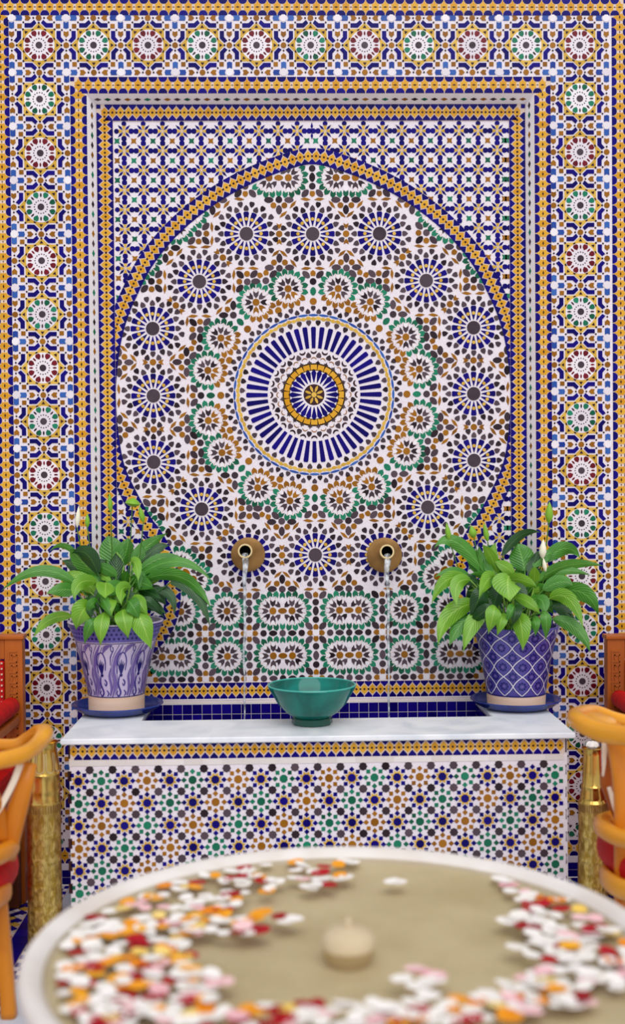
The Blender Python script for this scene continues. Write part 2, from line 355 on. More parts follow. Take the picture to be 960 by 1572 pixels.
# splayed reveal of the niche
def reveal():
    o = [(rL, rT), (rR, rT), (rR, nB), (rL, nB)]; i = [(nL, nT), (nR, nT), (nR, nB), (nL, nB)]
    vs = [(u/K, 0.0, -v/K) for u, v in o]+[(u/K, NY, -v/K) for u, v in i]+[(u/K, NY, -v/K) for u, v in o]
    fs = [(0, 4, 5, 1), (1, 5, 6, 2), (3, 7, 4, 0), (0, 1, 9, 8), (4, 8, 9, 5), (1, 2, 10, 9), (5, 9, 10, 6), (0, 8, 11, 3), (4, 7, 11, 8), (2, 6, 10), (3, 11, 7)]
    me = mesh(vs, fs); bm = bmesh.new(); bm.from_mesh(me); bmesh.ops.recalc_face_normals(bm, faces=bm.faces); bm.to_mesh(me); bm.free(); return me
rev = obj('niche_reveal', reveal(), 'reveal_white', wall)
def side_field(a, b, c, d):
    """field on the quad a-b (outer edge) / c-d (inner edge); u runs a->b, v outer->inner"""
    A = Vector((a[0]/K, 0, -a[1]/K)); B = Vector((b[0]/K, 0, -b[1]/K)); C = Vector((c[0]/K, NY, -c[1]/K)); D_ = Vector((d[0]/K, NY, -d[1]/K))
    ex = (B-A).normalized(); q = (C-A)-ex*(C-A).dot(ex); ey = -q.normalized(); ez = ex.cross(ey)
    M = Matrix(((ex.x, ey.x, ez.x, A.x), (ex.y, ey.y, ez.y, A.y), (ex.z, ey.z, ez.z, A.z), (0, 0, 0, 1)))
    return Field(rev, M, 'wall_back'), (B-A).length*K, q.length*K
rc = ['brown', 'dark', 'green', 'dark']
for a, b, c, d in (((rL, rT), (rR, rT), (nL, nT), (nR, nT)), ((rL, nB), (rL, rT), (nL, nB), (nL, nT)), ((rR, rT), (rR, nB), (nR, nT), (nR, nB))):
    f, L_, wd = side_field(a, b, c, d); l = f.local(0, 0, 1); n = int(L_/14.9)
    for k in range(1, n):
        l.put('reveal_lozenge_tile', rc[k % 4], [(-5.6, 0), (0, -3.2*wd/24), (5.6, 0), (0, 3.2*wd/24)], (k*L_/n, wd*0.52), obj=True, h=.001)

# ------------------------------------------------------------------ borders
STARP = [(0, -10.6), (2.2, -5.6), (5.6, -4.2), (4.6, -1.2), (6.2, 0), (4.6, 1.2), (5.6, 4.2), (2.2, 5.6), (0, 10.6), (-2.2, 5.6), (-5.6, 4.2), (-4.6, 1.2), (-6.2, 0), (-4.6, -1.2), (-5.6, -4.2), (-2.2, -5.6)]
HALF = [(-7.0, -12.4), (7.0, -12.4), (6.3, -9.0), (4.2, -6.0), (1.6, -5.0), (-1.6, -5.0), (-4.2, -6.0), (-6.3, -9.0)]
BEAD = [(0, -8.0), (3.3, -4.6), (5.4, -2.0), (4.0, 0), (5.4, 2.0), (3.3, 4.6), (0, 8.0), (-3.3, 4.6), (-5.4, 2.0), (-4.0, 0), (-5.4, -2.0), (-3.3, -4.6)]
TRI = [(-5.9, -12.4), (5.9, -12.4), (5.8, -10.0), (0, -3.5), (-5.8, -10.0)]
def unit(l, kind, c, rot, first=True, second=True, h=.0018, up=True, dn=True, half=1):
    def at(x, y): ca, sa = math.cos(rot), math.sin(rot); return (c[0]+x*ca-y*sa, c[1]+x*sa+y*ca)
    if kind == 'star':
        if first:
            l.put('star_tile', 'yellow', STARP, c, rot, obj=True, h=h, mind=4)
            l.put('border_dot', 'black', [(-3.1, 0), (0, -1.3), (3.1, 0), (0, 1.3)], c, rot, h=h+.0006)
        if second:
            o = at(half, 0); l.put('border_dot', 'black', reg(6, 1.0), o, h=h)
            if up: l.put('scallop_tile', 'navy', HALF, o, rot, obj=True, h=h)
            if dn: l.put('scallop_tile', 'navy', HALF, o, rot+PI, obj=True, h=h)
    else:
        if first:
            l.put('bead_tile', 'yellow', BEAD, c, rot, obj=True, h=h, mind=4)
            l.put('border_dot', 'black', reg(7, 1.8), c, h=h+.0006)
        if second:
            o = at(half, 0); l.put('border_dot', 'black', reg(7, 1.7), o, h=h+.0003)
            if up: l.put('wedge_tile', 'navy', TRI, o, rot, obj=True, h=h)
            if dn: l.put('wedge_tile', 'navy', TRI, o, rot+PI, obj=True, h=h)
def band(l, p0, p1, kind, period, h=.0018, skip=0, inner=1):
    L_ = math.hypot(p1[0]-p0[0], p1[1]-p0[1]); n = max(1, round(L_/period)); st = L_/n; rot = math.atan2(p1[1]-p0[1], p1[0]-p0[0])
    for i in range(n+1):
        t = i*st/L_; c = (p0[0]+(p1[0]-p0[0])*t, p0[1]+(p1[1]-p0[1])*t)
        unit(l, kind, c, rot, i >= skip, i < n, h, half=st/2, up=not (i < skip and inner < 0), dn=not (i < skip and inner > 0))
def corner(l, c, sx, sy, h):
    l.put('corner_tile', 'navy', [(0, 0), (6.2, 0), (6.2, 6.2), (0, 6.2)], (c[0]+(6.1 if sx > 0 else -12.3), c[1]+(6.1 if sy > 0 else -12.3)), obj=True, h=h)
def plate(name, lst, Y, mt, parent, th): return obj(name, boxes([uvbox(a, b, c, d, Y-th, Y+.002) for a, b, c, d in lst]), mt, parent)
plate('frame_bed', [(oL, oR, oT, vT), (oL, uL, vT, bV), (uR, oR, vT, bV)], 0, 'grout', wall, .0008)
plate('frame_bed', [(aL, aR, aT, rT), (aL, rL, rT, bV), (rR, aR, rT, bV)], 0, 'grout', wall, .0008)
for l0, t0, r0, l1, t1, r1 in ((oL, oT, oR, uL, vT, uR), (aL, aT, aR, rL, rT, rR)):
    a, b, t = (l0+l1)/2, (r0+r1)/2, (t0+t1)/2
    band(LW, (a, t), (b, t), 'star', 15.1); band(LW, (a, t), (a, bV), 'star', 15.1, skip=1, inner=-1); band(LW, (b, t), (b, bV), 'star', 15.1, skip=1, inner=1)
    corner(LW, (a, t), -1, -1, .0022); corner(LW, (b, t), 1, -1, .0022)
# skirting: border, white strip and blue tiles
for a, b in ((uL, aL), (aR, uR)):
    plate('frame_bed', [(a, b, bV, bV+24)], 0, 'grout', wall, .0008); band(LW, (a+6, bV+12), (b-6, bV+12), 'star', 15.1)
bb = struct(obj('baseboard_back', boxes([uvbox(eL, aL+30, bV+24, 0, -.006, .001), uvbox(aR-30, eR, bV+24, 0, -.006, .001)]), 'whitebed'))
FB = Field(bb, wallM(-.006), 'baseboard_back'); LB = FB.local(0, 0, 1)
for a, b in ((oL-60, aL+30), (aR-30, oR+60)):
    n = int((b-a)/25)
    for k in range(n):
        for r_, (y0, y1) in enumerate(((bV+34, -2.5-9), (-10.5, 0))):
            u0 = a+k*25+.8; LB.put('skirting_tile', 'navy', [(0, y0), (23.4, y0), (23.4, y1), (0, y1)], (u0, 0), obj=True, h=.0015)

# ------------------------------------------------------------------ broad ornament band with rosettes
CHEV = [(-21.6, -33.4), (-12.4, -33.4), (-6.8, -38.4), (-3.6, -33.8), (-10.4, -27.0), (-21.6, -27.0)]
BELL = [(-3.6, 4.4), (-4.0, -1.2), (0, -5.0), (4.0, -1.2), (3.6, 4.4), (0, 3.0)]
SHLD = [(-3.9, 5.0), (-3.9, -4.4), (-1.6, -4.9), (0, -5.6), (1.6, -4.9), (3.9, -4.4), (3.9, 5.0), (0, 3.4)]
def ornament(cu, cv, col, keep):
    l = FW.local(cu, cv, 82.3/83.0); l.keep = keep
    l.put('star_frame_tile', 'paleyellow', star(8, 34.4, 26.9), (0, 0), obj=True, h=.0010)
    l.put('white_disc_tile', 'white', reg(24, 23.9, PI/24), (0, 0), obj=True, h=.0016)
    l.put('boss_tile', 'boss', reg(14, 5.2), (0, 0), obj=True, h=.0026)
    for k in range(16): l.put('rosette_dot', 'dark', reg(5, 1.1), polar(10, k*R8), h=.0021)
    for k in range(8):
        a = k*PI/4
        l.put('petal_tile', col, [(0, 4.8), (3.4, 1.6), (4.2, -1.8), (2.4, -4.4), (-2.4, -4.4), (-4.2, -1.8), (-3.4, 1.6)], polar(18.6, a+R8), a+R8, h=.0024)
        l.put('rosette_sliver', 'dark' if col == 'green' else 'red', oval(6.5, 2.6), polar(18, a), a, h=.0022)
        l.put('star_point_tile', 'black', [(0, -2.8), (2.8, 1.6), (-2.8, 1.6)], polar(28, a), a, h=.0020)
        l.put('rosette_dot', 'black', reg(6, 1.7), polar(34, a), h=.0020)
        l.put('rosette_sliver', 'black', oval(4.4, 2.2), polar(25.2, a+R8), a+R8+PI/2, h=.0022)
    for q in range(4):
        for mir in (False, True):
            poly = [(-x, y) for x, y in CHEV] if mir else CHEV
            l.put('chevron_tile', 'navy', poly, (0, 0) if keep is None else (0, 0), q*PI/2, obj=True, h=.0022)
        a = q*PI/2
        m_ = (41.5*math.sin(a), -41.5*math.cos(a))
        l.put('diamond_tile', 'brown', [(0, -4.6), (3.2, -3.2), (4.6, 0), (3.2, 3.2), (0, 4.6), (-3.2, 3.2), (-4.6, 0), (-3.2, -3.2)], m_, obj=False, h=.0020, mind=4)
        for s in (-1, 1):
            ca, sa = math.cos(a), math.sin(a)
            p = (m_[0]+s*17*ca, m_[1]+s*17*sa); l.put('bell_tile', 'brown', BELL, p, a-s*PI/2, obj=True, h=.0020, mind=4)
            p = (m_[0]+s*8.2*ca, m_[1]+s*8.2*sa); l.put('rosette_dot', 'black', reg(6, 1.5), p, h=.0020, mind=2)
            p = (m_[0]+s*30.6*ca, m_[1]+s*30.6*sa); l.put('shield_tile', 'sky', SHLD, p, a-s*PI/2, obj=True, h=.0020, mind=4)
        x, y = (29.3*(1 if q in (0, 1) else -1), 29.0*(1 if q in (1, 2) else -1))
        l.put('square_tile', 'brown', [(-3.3, -3.3), (3.3, -3.3), (3.3, 3.3), (-3.3, 3.3)], (x, y), h=.0020)
        for p in ((x*1.2, y*.8), (x*.8, y*1.2)): l.put('rosette_dot', 'black', reg(6, 1.5), p, h=.0020)
        c = (41.5*(1 if q in (0, 1) else -1), 41.5*(1 if q in (1, 2) else -1))
        l.put('octagon_tile', 'white', reg(8, 5.8, R8), c, h=.0020, mind=4)
U0, V0, PU, PV = -370.2, -1280.4, 82.5, 81.45
kt = lambda u, v: vT+3 < v < aT-3 and uL+3 < u < uR-3
kl = lambda u, v: uL+3 < u < aL-3 and v < bV-3 and v > vT+3
kr = lambda u, v: aR+3 < u < uR-3 and v < bV-3 and v > vT+3
kc = lambda u, v: kt(u, v) or kl(u, v) or kr(u, v)
for i in range(11): ornament(U0+PU*i, V0, 'green' if i % 2 else 'red', kc)
for j in range(1, 16):
    ornament(U0, V0+PV*j, 'green' if j % 2 else 'red', kc); ornament(U0+PU*10, V0+PV*j, 'green' if j % 2 else 'red', kc)

# ------------------------------------------------------------------ niche frame
C_W = 25.2
cB0, cB1 = W(480, 1046, NY)[1], W(480, 1071, NY)[1]
plate('niche_frame', [(nL, nR, nT, nT+C_W), (nL, nL+C_W, nT+C_W, nB), (nR-C_W, nR, nT+C_W, nB)], NY, 'grout', wall, .0034)
a, b, t = nL+C_W/2, nR-C_W/2, nT+C_W/2
for p, q, sk, sd in (((a, t), (b, t), 0, 1), ((a, t), (a, nB), 1, -1), ((b, t), (b, nB), 1, 1)): band(LN, p, q, 'bead', 12.3, .0044, sk, sd)
corner(LN, (a, t), -1, -1, .0046); corner(LN, (b, t), 1, -1, .0046)
iL, iR, iT = nL+C_W, nR-C_W, nT+C_W
plate('niche_frame', [(iL, iR, cB0, cB1)], NY, 'grout', wall, .0028)
band(LN, (iL+6, (cB0+cB1)/2), (iR-6, (cB0+cB1)/2), 'bead', 12.6, h=.0038)
plate('white_strip', [(iL, iR, cB1, nB)], NY, 'reveal_white', wall, .006)

# ------------------------------------------------------------------ horseshoe arch band
MC_U, MC_V = W(482.3, 606, NY); SC = (MC_V-W(482.3, 359.3, NY)[1])/246.7
half = [(205, 1026), (238, 1000), (255, 983), (267, 965), (274, 945), (278, 917), (275, 882), (264, 846), (247, 814), (232, 795), (207, 750), (192, 717), (184, 680), (179.5, 640), (178, 605), (179, 580), (185, 530), (196, 488), (210, 455), (233, 410), (267, 367), (303, 334), (347, 303), (393, 279), (440, 261), (482.4, 252)]
hu = [W(x, y, NY) for x, y in half]; hu[-1] = (MC_U, hu[-1][1])
full = hu+[(2*MC_U-u, v) for u, v in hu[-2::-1]]
sm = catmull(full, 12)
def resample(P, step):
    P = [np.array(p) for p in P]; d = [0]
    for p, q in zip(P, P[1:]): d.append(d[-1]+np.linalg.norm(q-p))
    n = int(round(d[-1]/step)); t = np.linspace(0, d[-1], n+1)
    return [np.array((x, y)) for x, y in zip(np.interp(t, d, [p[0] for p in P]), np.interp(t, d, [p[1] for p in P]))]
AW = 24.6
inner = resample(sm, 6.0)
def offs(P, o):
    out = []
    for i in range(len(P)):
        t = P[min(i+1, len(P)-1)]-P[max(i-1, 0)]; t = t/np.linalg.norm(t); out.append(P[i]+o*np.array((t[1], -t[0])))
    return out
outer = offs(inner, AW); mid = resample(offs(inner, AW/2), 12.3)
vs = [(p[0]/K, NY-.0018, -p[1]/K) for p in inner]+[(p[0]/K, NY-.0018, -p[1]/K) for p in outer]; n = len(inner)
vs += [(x, NY, z) for x, y, z in vs]
fs = [(i, i+1, n+i+1, n+i) for i in range(n-1)]+[(2*n+i, 2*n+i+1, i+1, i) for i in range(n-1)]+[(n+i, n+i+1, 3*n+i+1, 3*n+i) for i in range(n-1)]
me = mesh(vs, fs); bm = bmesh.new(); bm.from_mesh(me); bmesh.ops.recalc_face_normals(bm, faces=bm.faces); bm.to_mesh(me); bm.free()
arch = obj('arch_band', me, 'grout', wall)
FA = Field(arch, MN, 'wall_back'); LA = FA.local(0, 0, 1)
LA.keep = lambda u, v: iL-30 < u < iR+30 and v < cB0-2
for i in range(len(mid)-1):
    d = mid[i+1]-mid[i]; rot = math.atan2(d[1], d[0]); unit(LA, 'bead', tuple(mid[i]), rot, True, True, .0030, half=np.linalg.norm(d)/2)
def inside(poly, u, v):
    c = False; j = len(poly)-1
    for i in range(len(poly)):
        if (poly[i][1] > v) != (poly[j][1] > v) and u < (poly[j][0]-poly[i][0])*(v-poly[i][1])/(poly[j][1]-poly[i][1])+poly[i][0]: c = not c
        j = i
    return c
pin = [tuple(p) for p in offs(inner, 2.0)]; pout = [tuple(p) for p in offs(inner, AW-3)]
b0 = cB0+1
pin = [(pin[0][0], b0)]+pin+[(pin[-1][0], b0)]; pout = [(iL-30, b0), (iL-30, pout[0][1])]+pout+[(iR+30, pout[-1][1]), (iR+30, b0)]

# ------------------------------------------------------------------ spandrels
LS = FN.local(0, 0, 1.0)
LS.keep = lambda u, v: iL+2 < u < iR-2 and iT+2 < v < cB0-2 and not inside(pout, u, v)
su0, sv0 = W(190.4, 201.6, NY); su1 = W(456.5, 201.6, NY)[0]; st = (su1-su0)/9; sv = 29.7*1.011; ss = 1.011
spear = [(0, -2.4), (1.9, -7.4), (0, -13.2), (-1.9, -7.4)]; arm = [(0, -.5), (2.1, -5), (2.5, -8.6), (-2.5, -8.6), (-2.1, -5)]
pea = [(-2, -7.6), (2, -7.6), (3.9, -5.6), (3.9, -2), (2.2, 0), (3.9, 2), (3.9, 5.6), (2, 7.6), (-2, 7.6), (-3.9, 5.6), (-3.9, 2), (-2.2, 0), (-3.9, -2), (-3.9, -5.6)]
fst = star(4, 6.0, 2.9, PI/4)
for side in (0, 1):
    for i in range(-1, 11):
        for j in range(-1, 29):
            fu = lambda x: (x if side == 0 else 2*MC_U-x-2)
            u = fu(su0+i*st); v = sv0+j*sv
            if (side == 0 and u > MC_U-4) or (side == 1 and u < MC_U-1): continue
            for k in range(4):
                LS.put('spandrel_arm', 'paleyellow', arm, (u, v), k*PI/2, mind=0) if LS.keep(u, v) else None
                if LS.keep(u, v): LS.put('spandrel_spear', 'navy', spear, (u, v), k*PI/2+PI/4, h=.0017)
            hu_ = fu(su0+(i+.5)*st); hv_ = v+sv/2
            ok = hu_ < MC_U-6 if side == 0 else hu_ > MC_U+4
            if ok: LS.put('peanut_tile', 'navy', pea, (hu_, v), PI/2, obj=True)
            LS.put('peanut_tile', 'navy', pea, (u, hv_), 0, obj=True)
            if ok: LS.put('spandrel_star', 'green' if (i+j) % 2 else 'brown', fst, (hu_, hv_))
            if i == 0: LS.put('peanut_half', 'navy', reg(8, 3.9, R8), (fu(su0-11.4), v))
            if j == 0: LS.put('peanut_half', 'navy', reg(8, 3.9, R8), (u, sv0-11.4))
            if i == 0:
                LS.put('spandrel_star', 'green' if (j-1) % 2 else 'brown', fst, (fu(su0-.5*st)+(4 if side == 0 else -4), hv_))

for j in range(-1, 4):
    LS.put('spandrel_spear', 'navy', spear, (MC_U, sv0+j*sv), 0); LS.put('spandrel_spear', 'navy', spear, (MC_U, sv0+j*sv), PI)
# ------------------------------------------------------------------ medallion
LM = FN.local(MC_U, MC_V, SC); LM.keep = lambda u, v: inside(pin, u, v) and iL < u < iR and v < cB0-1
def pm(name, col, poly, c, rot=0.0, obj=False, mind=0, h=.0015):
    if col in ('dark', 'green', 'brown') and 'crescent' not in name and 'star' not in name:
        g = 1.14 if 'kite' in name else 1.05; poly = [(x*g, y*g) for x, y in poly]
    return LM.put(name, col, poly, c, rot, obj, h, mind)
pm('dark_ring_tile', 'jointdark', reg(72, 48.6), (0, 0), obj=True, h=.0008)
pm('white_disc_tile', 'white', reg(48, 37.0), (0, 0), obj=True, h=.0012)
pm('dark_disc_tile', 'black', reg(24, 16.2), (0, 0), obj=True, h=.0016)
pm('centre_tile', 'paleyellow', reg(8, 4.2), (0, 0), obj=True, h=.0024)
for k in range(8): pm('centre_arm', 'paleyellow', oval(10.5, 3.8), polar(9.6, R8+k*PI/4), R8+k*PI/4, h=.0022)
for k in range(24):
    a = k*PI/12
    pm('inner_ray_tile', 'navy', [(-.5, -19), (-4.0, -33.6), (-2.3, -36.6), (0, -37.6), (2.3, -36.6), (4.0, -33.6), (.5, -19)], (0, 0), a, True, h=.0020)
    pm('block_tile', 'yellow', [(-4.3, -37.6), (-4.9, -41), (-4.9, -46.2), (4.9, -46.2), (4.9, -41), (4.3, -37.6), (0, -39.4)], (0, 0), a, True, h=.0020)
    b = a+PI/24
    pm('medallion_star', 'dark', star(4, 3.8, 1.7), polar(49.6, b), b, h=.0018)
    cres = [(4.4*math.sin(t), -4.4*math.cos(t)) for t in np.linspace(-1.4, 1.4, 7)]+[(4.0*math.sin(t), 1.0-4.0*math.cos(t)) for t in np.linspace(1.2, -1.2, 7)]
    pm('medallion_crescent', 'brown', cres, polar(53.6, a), a)
    pm('medallion_kite', 'dark', kite(7.2, 7.6), polar(61.5, b), b)
    cres2 = [(5.0*math.sin(t), -5.0*math.cos(t)) for t in np.linspace(-1.3, 1.3, 7)]+[(4.6*math.sin(t), 2.4-4.6*math.cos(t)) for t in np.linspace(1.1, -1.1, 7)]
    pm('medallion_crescent', 'black', cres2, polar(67.6, a), a+PI)
for k in range(48):
    a = k*PI/24; b = a+PI/48
    pm('ray_tile', 'navy', [(-2.7, -71.5), (-3.8, -102), (-2.8, -104.4), (2.8, -104.4), (3.8, -102), (2.7, -71.5)], (0, 0), a, True, h=.0018)
    pm('medallion_kite', 'dark', kite(7.2, 7.4), polar(110, b), b+PI)
    pm('medallion_scale', 'paleyellow', oval(8.4, 5.0), polar(116.6, a), a+PI/2+.12)
    pm('medallion_scale', 'paleyellow', oval(8.4, 5.0), polar(117.6, b), b+PI/2+.12, h=.0019)
    pm('medallion_line_tile', 'sky', oval(16.0, 3.4), polar(122.4, a), a+PI/2, h=.0015)
def oct8(u, r, k): a = k*PI/4; return (u*math.cos(a)+r*math.sin(a), u*math.sin(a)-r*math.cos(a)), a
def p8(name, col, poly, u, r, rot=0.0, obj=False, mind=0.0, ks=range(8)):
    for k in ks:
        c, a = oct8(u, r, k); pm(name, col, poly, c, a+rot, obj, mind)
OV = oval(14, 8.6); RD = math.radians
def blue_rosette(c):
    pm('boss_tile', 'boss', reg(16, 10.4), c, 0, True, h=.0022)
    for k in range(16):
        a = k*R8; p = polar(1, a)
        at = lambda r, b=a: (c[0]+r*math.sin(b), c[1]-r*math.cos(b))
        pm('blade_tile', 'navy', [(-.5, -12.4), (-2.9, -22), (-4.3, -31.6), (-3.2, -33.8), (3.2, -33.8), (4.3, -31.6), (2.9, -22), (.5, -12.4)], c, a, True, h=.0016)
        pm('rosette_bead', 'paleyellow', reg(7, 2.8), at(22.6), h=.0024)
        pm('kite_tile', 'dark', kite(7.4, 8.0), at(39.6), a, False, 4)
        pm('kite_tile', 'dark', kite(7.4, 8.0), at(44.8, a+R8/2), a+R8/2+PI, False, 4)
ros = [oct8(0, 247, k)[0] for k in range(8)]+[oct8(103, 247, k)[0] for k in range(8)]
# links between neighbouring rosettes, axis motifs
for u in (51.5, -51.5):
    p8('disc_tile', 'brown', reg(12, 4.8), u, 247, 0, False, 4)
    p8('fish_tile', 'brown', fish(7.4, 8.2), u, 235, 0, False, 4); p8('fish_tile', 'brown', fish(7.4, 8.2), u, 259, PI, False, 4)
    for r in (210, 284): p8('almond_tile', 'dark', OV, u, r, 0, True, 6)
    for r, s in ((203.3, 1), (290.7, -1)):
        for d in (-8.4, 8.4): p8('small_octagon_tile', 'brown', reg(8, 4.5, R8), u+d, r, 0, False, 4)
    for r in (194.5, 299.5): p8('disc_tile', 'dark', reg(12, 5.0), u, r, 0, False, 5)
    for r in (195.5, 299): 
        for d in (-15.5, 15.5): p8('almond_tile', 'dark', OV, u+d, r, PI/2, True, 7)
for u in (0, 103, -103):
    p8('disc_tile', 'dark', reg(12, 4.9), u, 320, 0, False, 6); p8('shield_piece', 'brown', shieldp(8.2, 8.6), u, 308, PI, False, 5)
    for s in (-1, 1): p8('almond_tile', 'dark', OV, u+s*11, 309, -s*RD(43), True, 7)
p8('disc_tile', 'brown', reg(12, 5.2), 0, 143.5, 0, False, 5); p8('green_almond_tile', 'green', oval(12.6, 8.4), 0, 159, 0, True, 5)
p8('disc_tile', 'dark', reg(12, 5.0), 0, 174, 0, False, 5); p8('shield_piece', 'brown', shieldp(8.2, 8.6), 0, 187, 0, False, 5)
for s in (-1, 1): p8('almond_tile', 'dark', OV, s*10.6, 184.5, s*RD(47), True, 6)
p8('almond_tile', 'dark', OV, 0, 333.5, 0, True, 7); p8('disc_tile', 'dark', reg(12, 4.9), 0, 347, 0, False, 6)
for k in range(8):
    a0 = R8+k*PI/4
    def q(u, r): return (u*math.cos(a0)+r*math.sin(a0), u*math.sin(a0)-r*math.cos(a0))
    pm('disc_tile', 'brown', reg(12, 5.0), q(0, 140.5), 0, False, 5); pm('disc_tile', 'dark', reg(12, 5.0), q(0, 190), 0, False, 5)
    for s in (-1, 1):
        pm('shield_piece', 'brown', shieldp(8, 8.4), q(s*5.2, 201.5), a0+s*.2, False, 5)
        pm('almond_tile', 'dark', OV, q(s*14.6, 195), a0+s*RD(68), True, 7)
for c in ros: blue_rosette(c)
for k in range(96):
    a = k*PI/48; pm('kite_tile', 'dark', kite(6.8, 7.0), polar(128.6 if k % 2 else 132.6, a), a+(0 if k % 2 else PI), False, 3)
# green rosettes
def fan(c, angs, outer, colf, mind=5.0):
    pm('disc_tile', 'brown', reg(12, 5.2), c, 0, False, 5, .0018)
    for a in angs:
        p = (c[0]+11.6*math.sin(a), c[1]-11.6*math.cos(a)); pm('chevron_kite_tile', colf(p, 0), fish(7.8, 9.4), p, a+PI, False, 3.5)
        p = (c[0]+19.2*math.sin(a), c[1]-19.2*math.cos(a)); pm('petal_joint', 'joint', kite(9.4, 14.2), p, a+PI, False, 0, .0008); pm('white_petal_tile', 'white', kite(7.8, 12.5), p, a+PI, True, 4, .0012)
    for a in outer:
        p = (c[0]+26.2*math.sin(a), c[1]-26.2*math.cos(a)); pm('green_kite_tile', colf(p, 1), leafk(7.6, 9.6), p, a, False, mind)
def colin(p, o):
    r = math.hypot(*p)
    return ('brown' if r < (159 if o == 0 else 156) else ('dark' if o == 0 else 'green'))
E8 = [k*PI/4 for k in range(8)]; E16 = [R8/2+k*R8 for k in range(16)]
for k in range(8):
    for s in (-1, 1): fan(polar(167.5, k*PI/4+s*RD(13.3)), E8, [a for a in E16], colin, 5.5)
cg = lambda p, o: 'dark' if o == 0 else 'green'
def double(c, a):
    ca, sa = math.cos(a), math.sin(a)
    P = lambda x, y: (c[0]+x*ca-y*sa, c[1]+x*sa+y*ca)
    pm('centre_oval_tile', 'brown', oval(13.5, 8.2), c, a+PI/2, True, 4)
    for s in (-1, 1):
        fan(P(s*14.8, 0), [a+s*PI/2+d for d in (-PI/2, -PI/4, 0, PI/4, PI/2)], [a+s*PI/2+d*R8/2 for d in (-9, -7, -5, -3, -1, 1, 3, 5, 7, 9)], cg)
        pm('white_petal_tile', 'white', kite(7.8, 11), P(0, s*15), a+(0 if s > 0 else PI), True, 4, .0012)
        pm('green_kite_tile', 'green', leafk(7.6, 9.6), P(0, s*24.5), a+(PI if s > 0 else 0), False, 4)
        for d in (-1, 1): pm('chevron_kite_tile', 'dark', fish(7.2, 8.6), P(d*6.6, s*9.0), a+(math.atan2(d*1.0, -s*1.0)+PI), False, 3.5)
def single(c): fan(c, E8, E16, cg)
for k in range(8):
    for u in (-51.5, 51.5):
        c, a = oct8(u, 333, k); double(c, a)
for v in (332.5, 402.5):
    for u in (-223, 223): double((u, v), 0)
    for u in (-51.5, 51.5): double((u, v), 0)
    for u in (-137, 137): single((u, v))
for u in (0, -103, 103, -171, 171, -257, 257):
    for v in (332.5, 402.5):
        pm('almond_tile', 'dark', OV, (u, v), 0, True, 6)
        for s in (-14.2, 14.2): pm('disc_tile', 'dark', reg(12, 4.9), (u, v+s), 0, False, 5)
    for v in (367.5, 437.5):
        pm('white_star_centre', 'white', reg(12, 5.2), (u, v), 0, False, 4)
        for k in range(4):
            pm('shield_piece', 'brown', shieldp(8.2, 8.4), (u+9.6*math.sin(k*PI/2), v-9.6*math.cos(k*PI/2)), k*PI/2, False, 4)
            b = PI/4+k*PI/2; pm('almond_tile', 'dark', OV, (u+15*math.sin(b), v-15*math.cos(b)), b, True, 6)
for v in (367.5, 437.5):
    for u in (-51.5, 51.5, -223, 223):
        for d in (-29.5, 0, 29.5): pm('disc_tile', 'dark', reg(12, 4.8), (u+d, v), 0, False, 5)
        for d in (-14.8, 14.8): pm('almond_tile', 'dark', oval(12.6, 8), (u+d, v), PI/2, True, 6)
    for u in (-137, 137):
        for d in (-13.5, 13.5): pm('disc_tile', 'dark', reg(12, 4.8), (u+d, v), 0, False, 5)
        pm('almond_tile', 'dark', oval(12.6, 8), (u, v), PI/2, True, 6)
for c in ros:
    for k in range(16):
        a = R8/2+k*R8; s = 1 if k % 2 else -1
        pm('lozenge_tile', 'brown', lozenge(15, 4.8), (c[0]+54*math.sin(a), c[1]-54*math.cos(a)), a+PI/2+s*.28, True, 8.6)

# ------------------------------------------------------------------ trough
tL, tR = -0.682, 0.872; FY = -0.598
CX = 0.095
trough = thing('fountain_trough', (CX, -TD/2, 0), 'tiled wall fountain trough under the arch, white marble top and star-patterned front', 'fountain')
ox0, ox1, oy0 = -0.492, 0.682, -0.335
body = obj('masonry', boxes([(tL, tR, FY, oy0-.002, 0, ZS-.018), (tL, ox0-.004, oy0-.002, -.001, 0, ZS-.018), (ox1+.004, tR, oy0-.002, -.001, 0, ZS-.018), (ox0-.004, ox1+.004, oy0-.002, -.001, 0, .40)]), 'whitebed', trough)
def slab():
    pts = [(-.706, -TD), (.893, -TD), (.893, -.001), (ox1, -.001), (ox1, oy0), (ox0, oy0), (ox0, -.001), (-.706, -.001)]
    bm = bmesh.new(); vs = [bm.verts.new((x, y, ZS-.018)) for x, y in pts]; f = bm.faces.new(vs)
    r = bmesh.ops.extrude_face_region(bm, geom=[f]); bmesh.ops.translate(bm, verts=[v for v in r['geom'] if isinstance(v, bmesh.types.BMVert)], vec=(0, 0, .018))
    bmesh.ops.recalc_face_normals(bm, faces=bm.faces); bmesh.ops.bevel(bm, geom=list(bm.edges), offset=.003, segments=2, affect='EDGES')
    me = bpy.data.meshes.new('slab'); bm.to_mesh(me); bm.free(); return me
obj('marble_slab', slab(), 'slab_marble', trough)
FT = Field(trough, wallM(FY), 'fountain_trough')
KY = (FY+DIST)/DIST
LT = FT.local(0, 0, 1/ (1/KY) )            # design units are photograph pixels at the front plane
LT = FT.local(0, 0, 1.0)
b0u, b1u = W(106, 1150, FY)[0], W(867, 1150, FY)[0]
bt0, bt1 = W(486, 1135.5, FY)[1], W(486, 1162, FY)[1]; st1 = W(486, 1172, FY)[1]
PXS = KY
obj('border_bed', boxes([uvbox(b0u, b1u, bt0, bt1, FY-.0008, FY+.001)]), 'grout', trough)
LT2 = FT.local(0, (bt0+bt1)/2, PXS*1.06)
band(LT2, ((b0u+6)/LT2.s, 0), ((b1u-6)/LT2.s, 0), 'bead', 13.2)
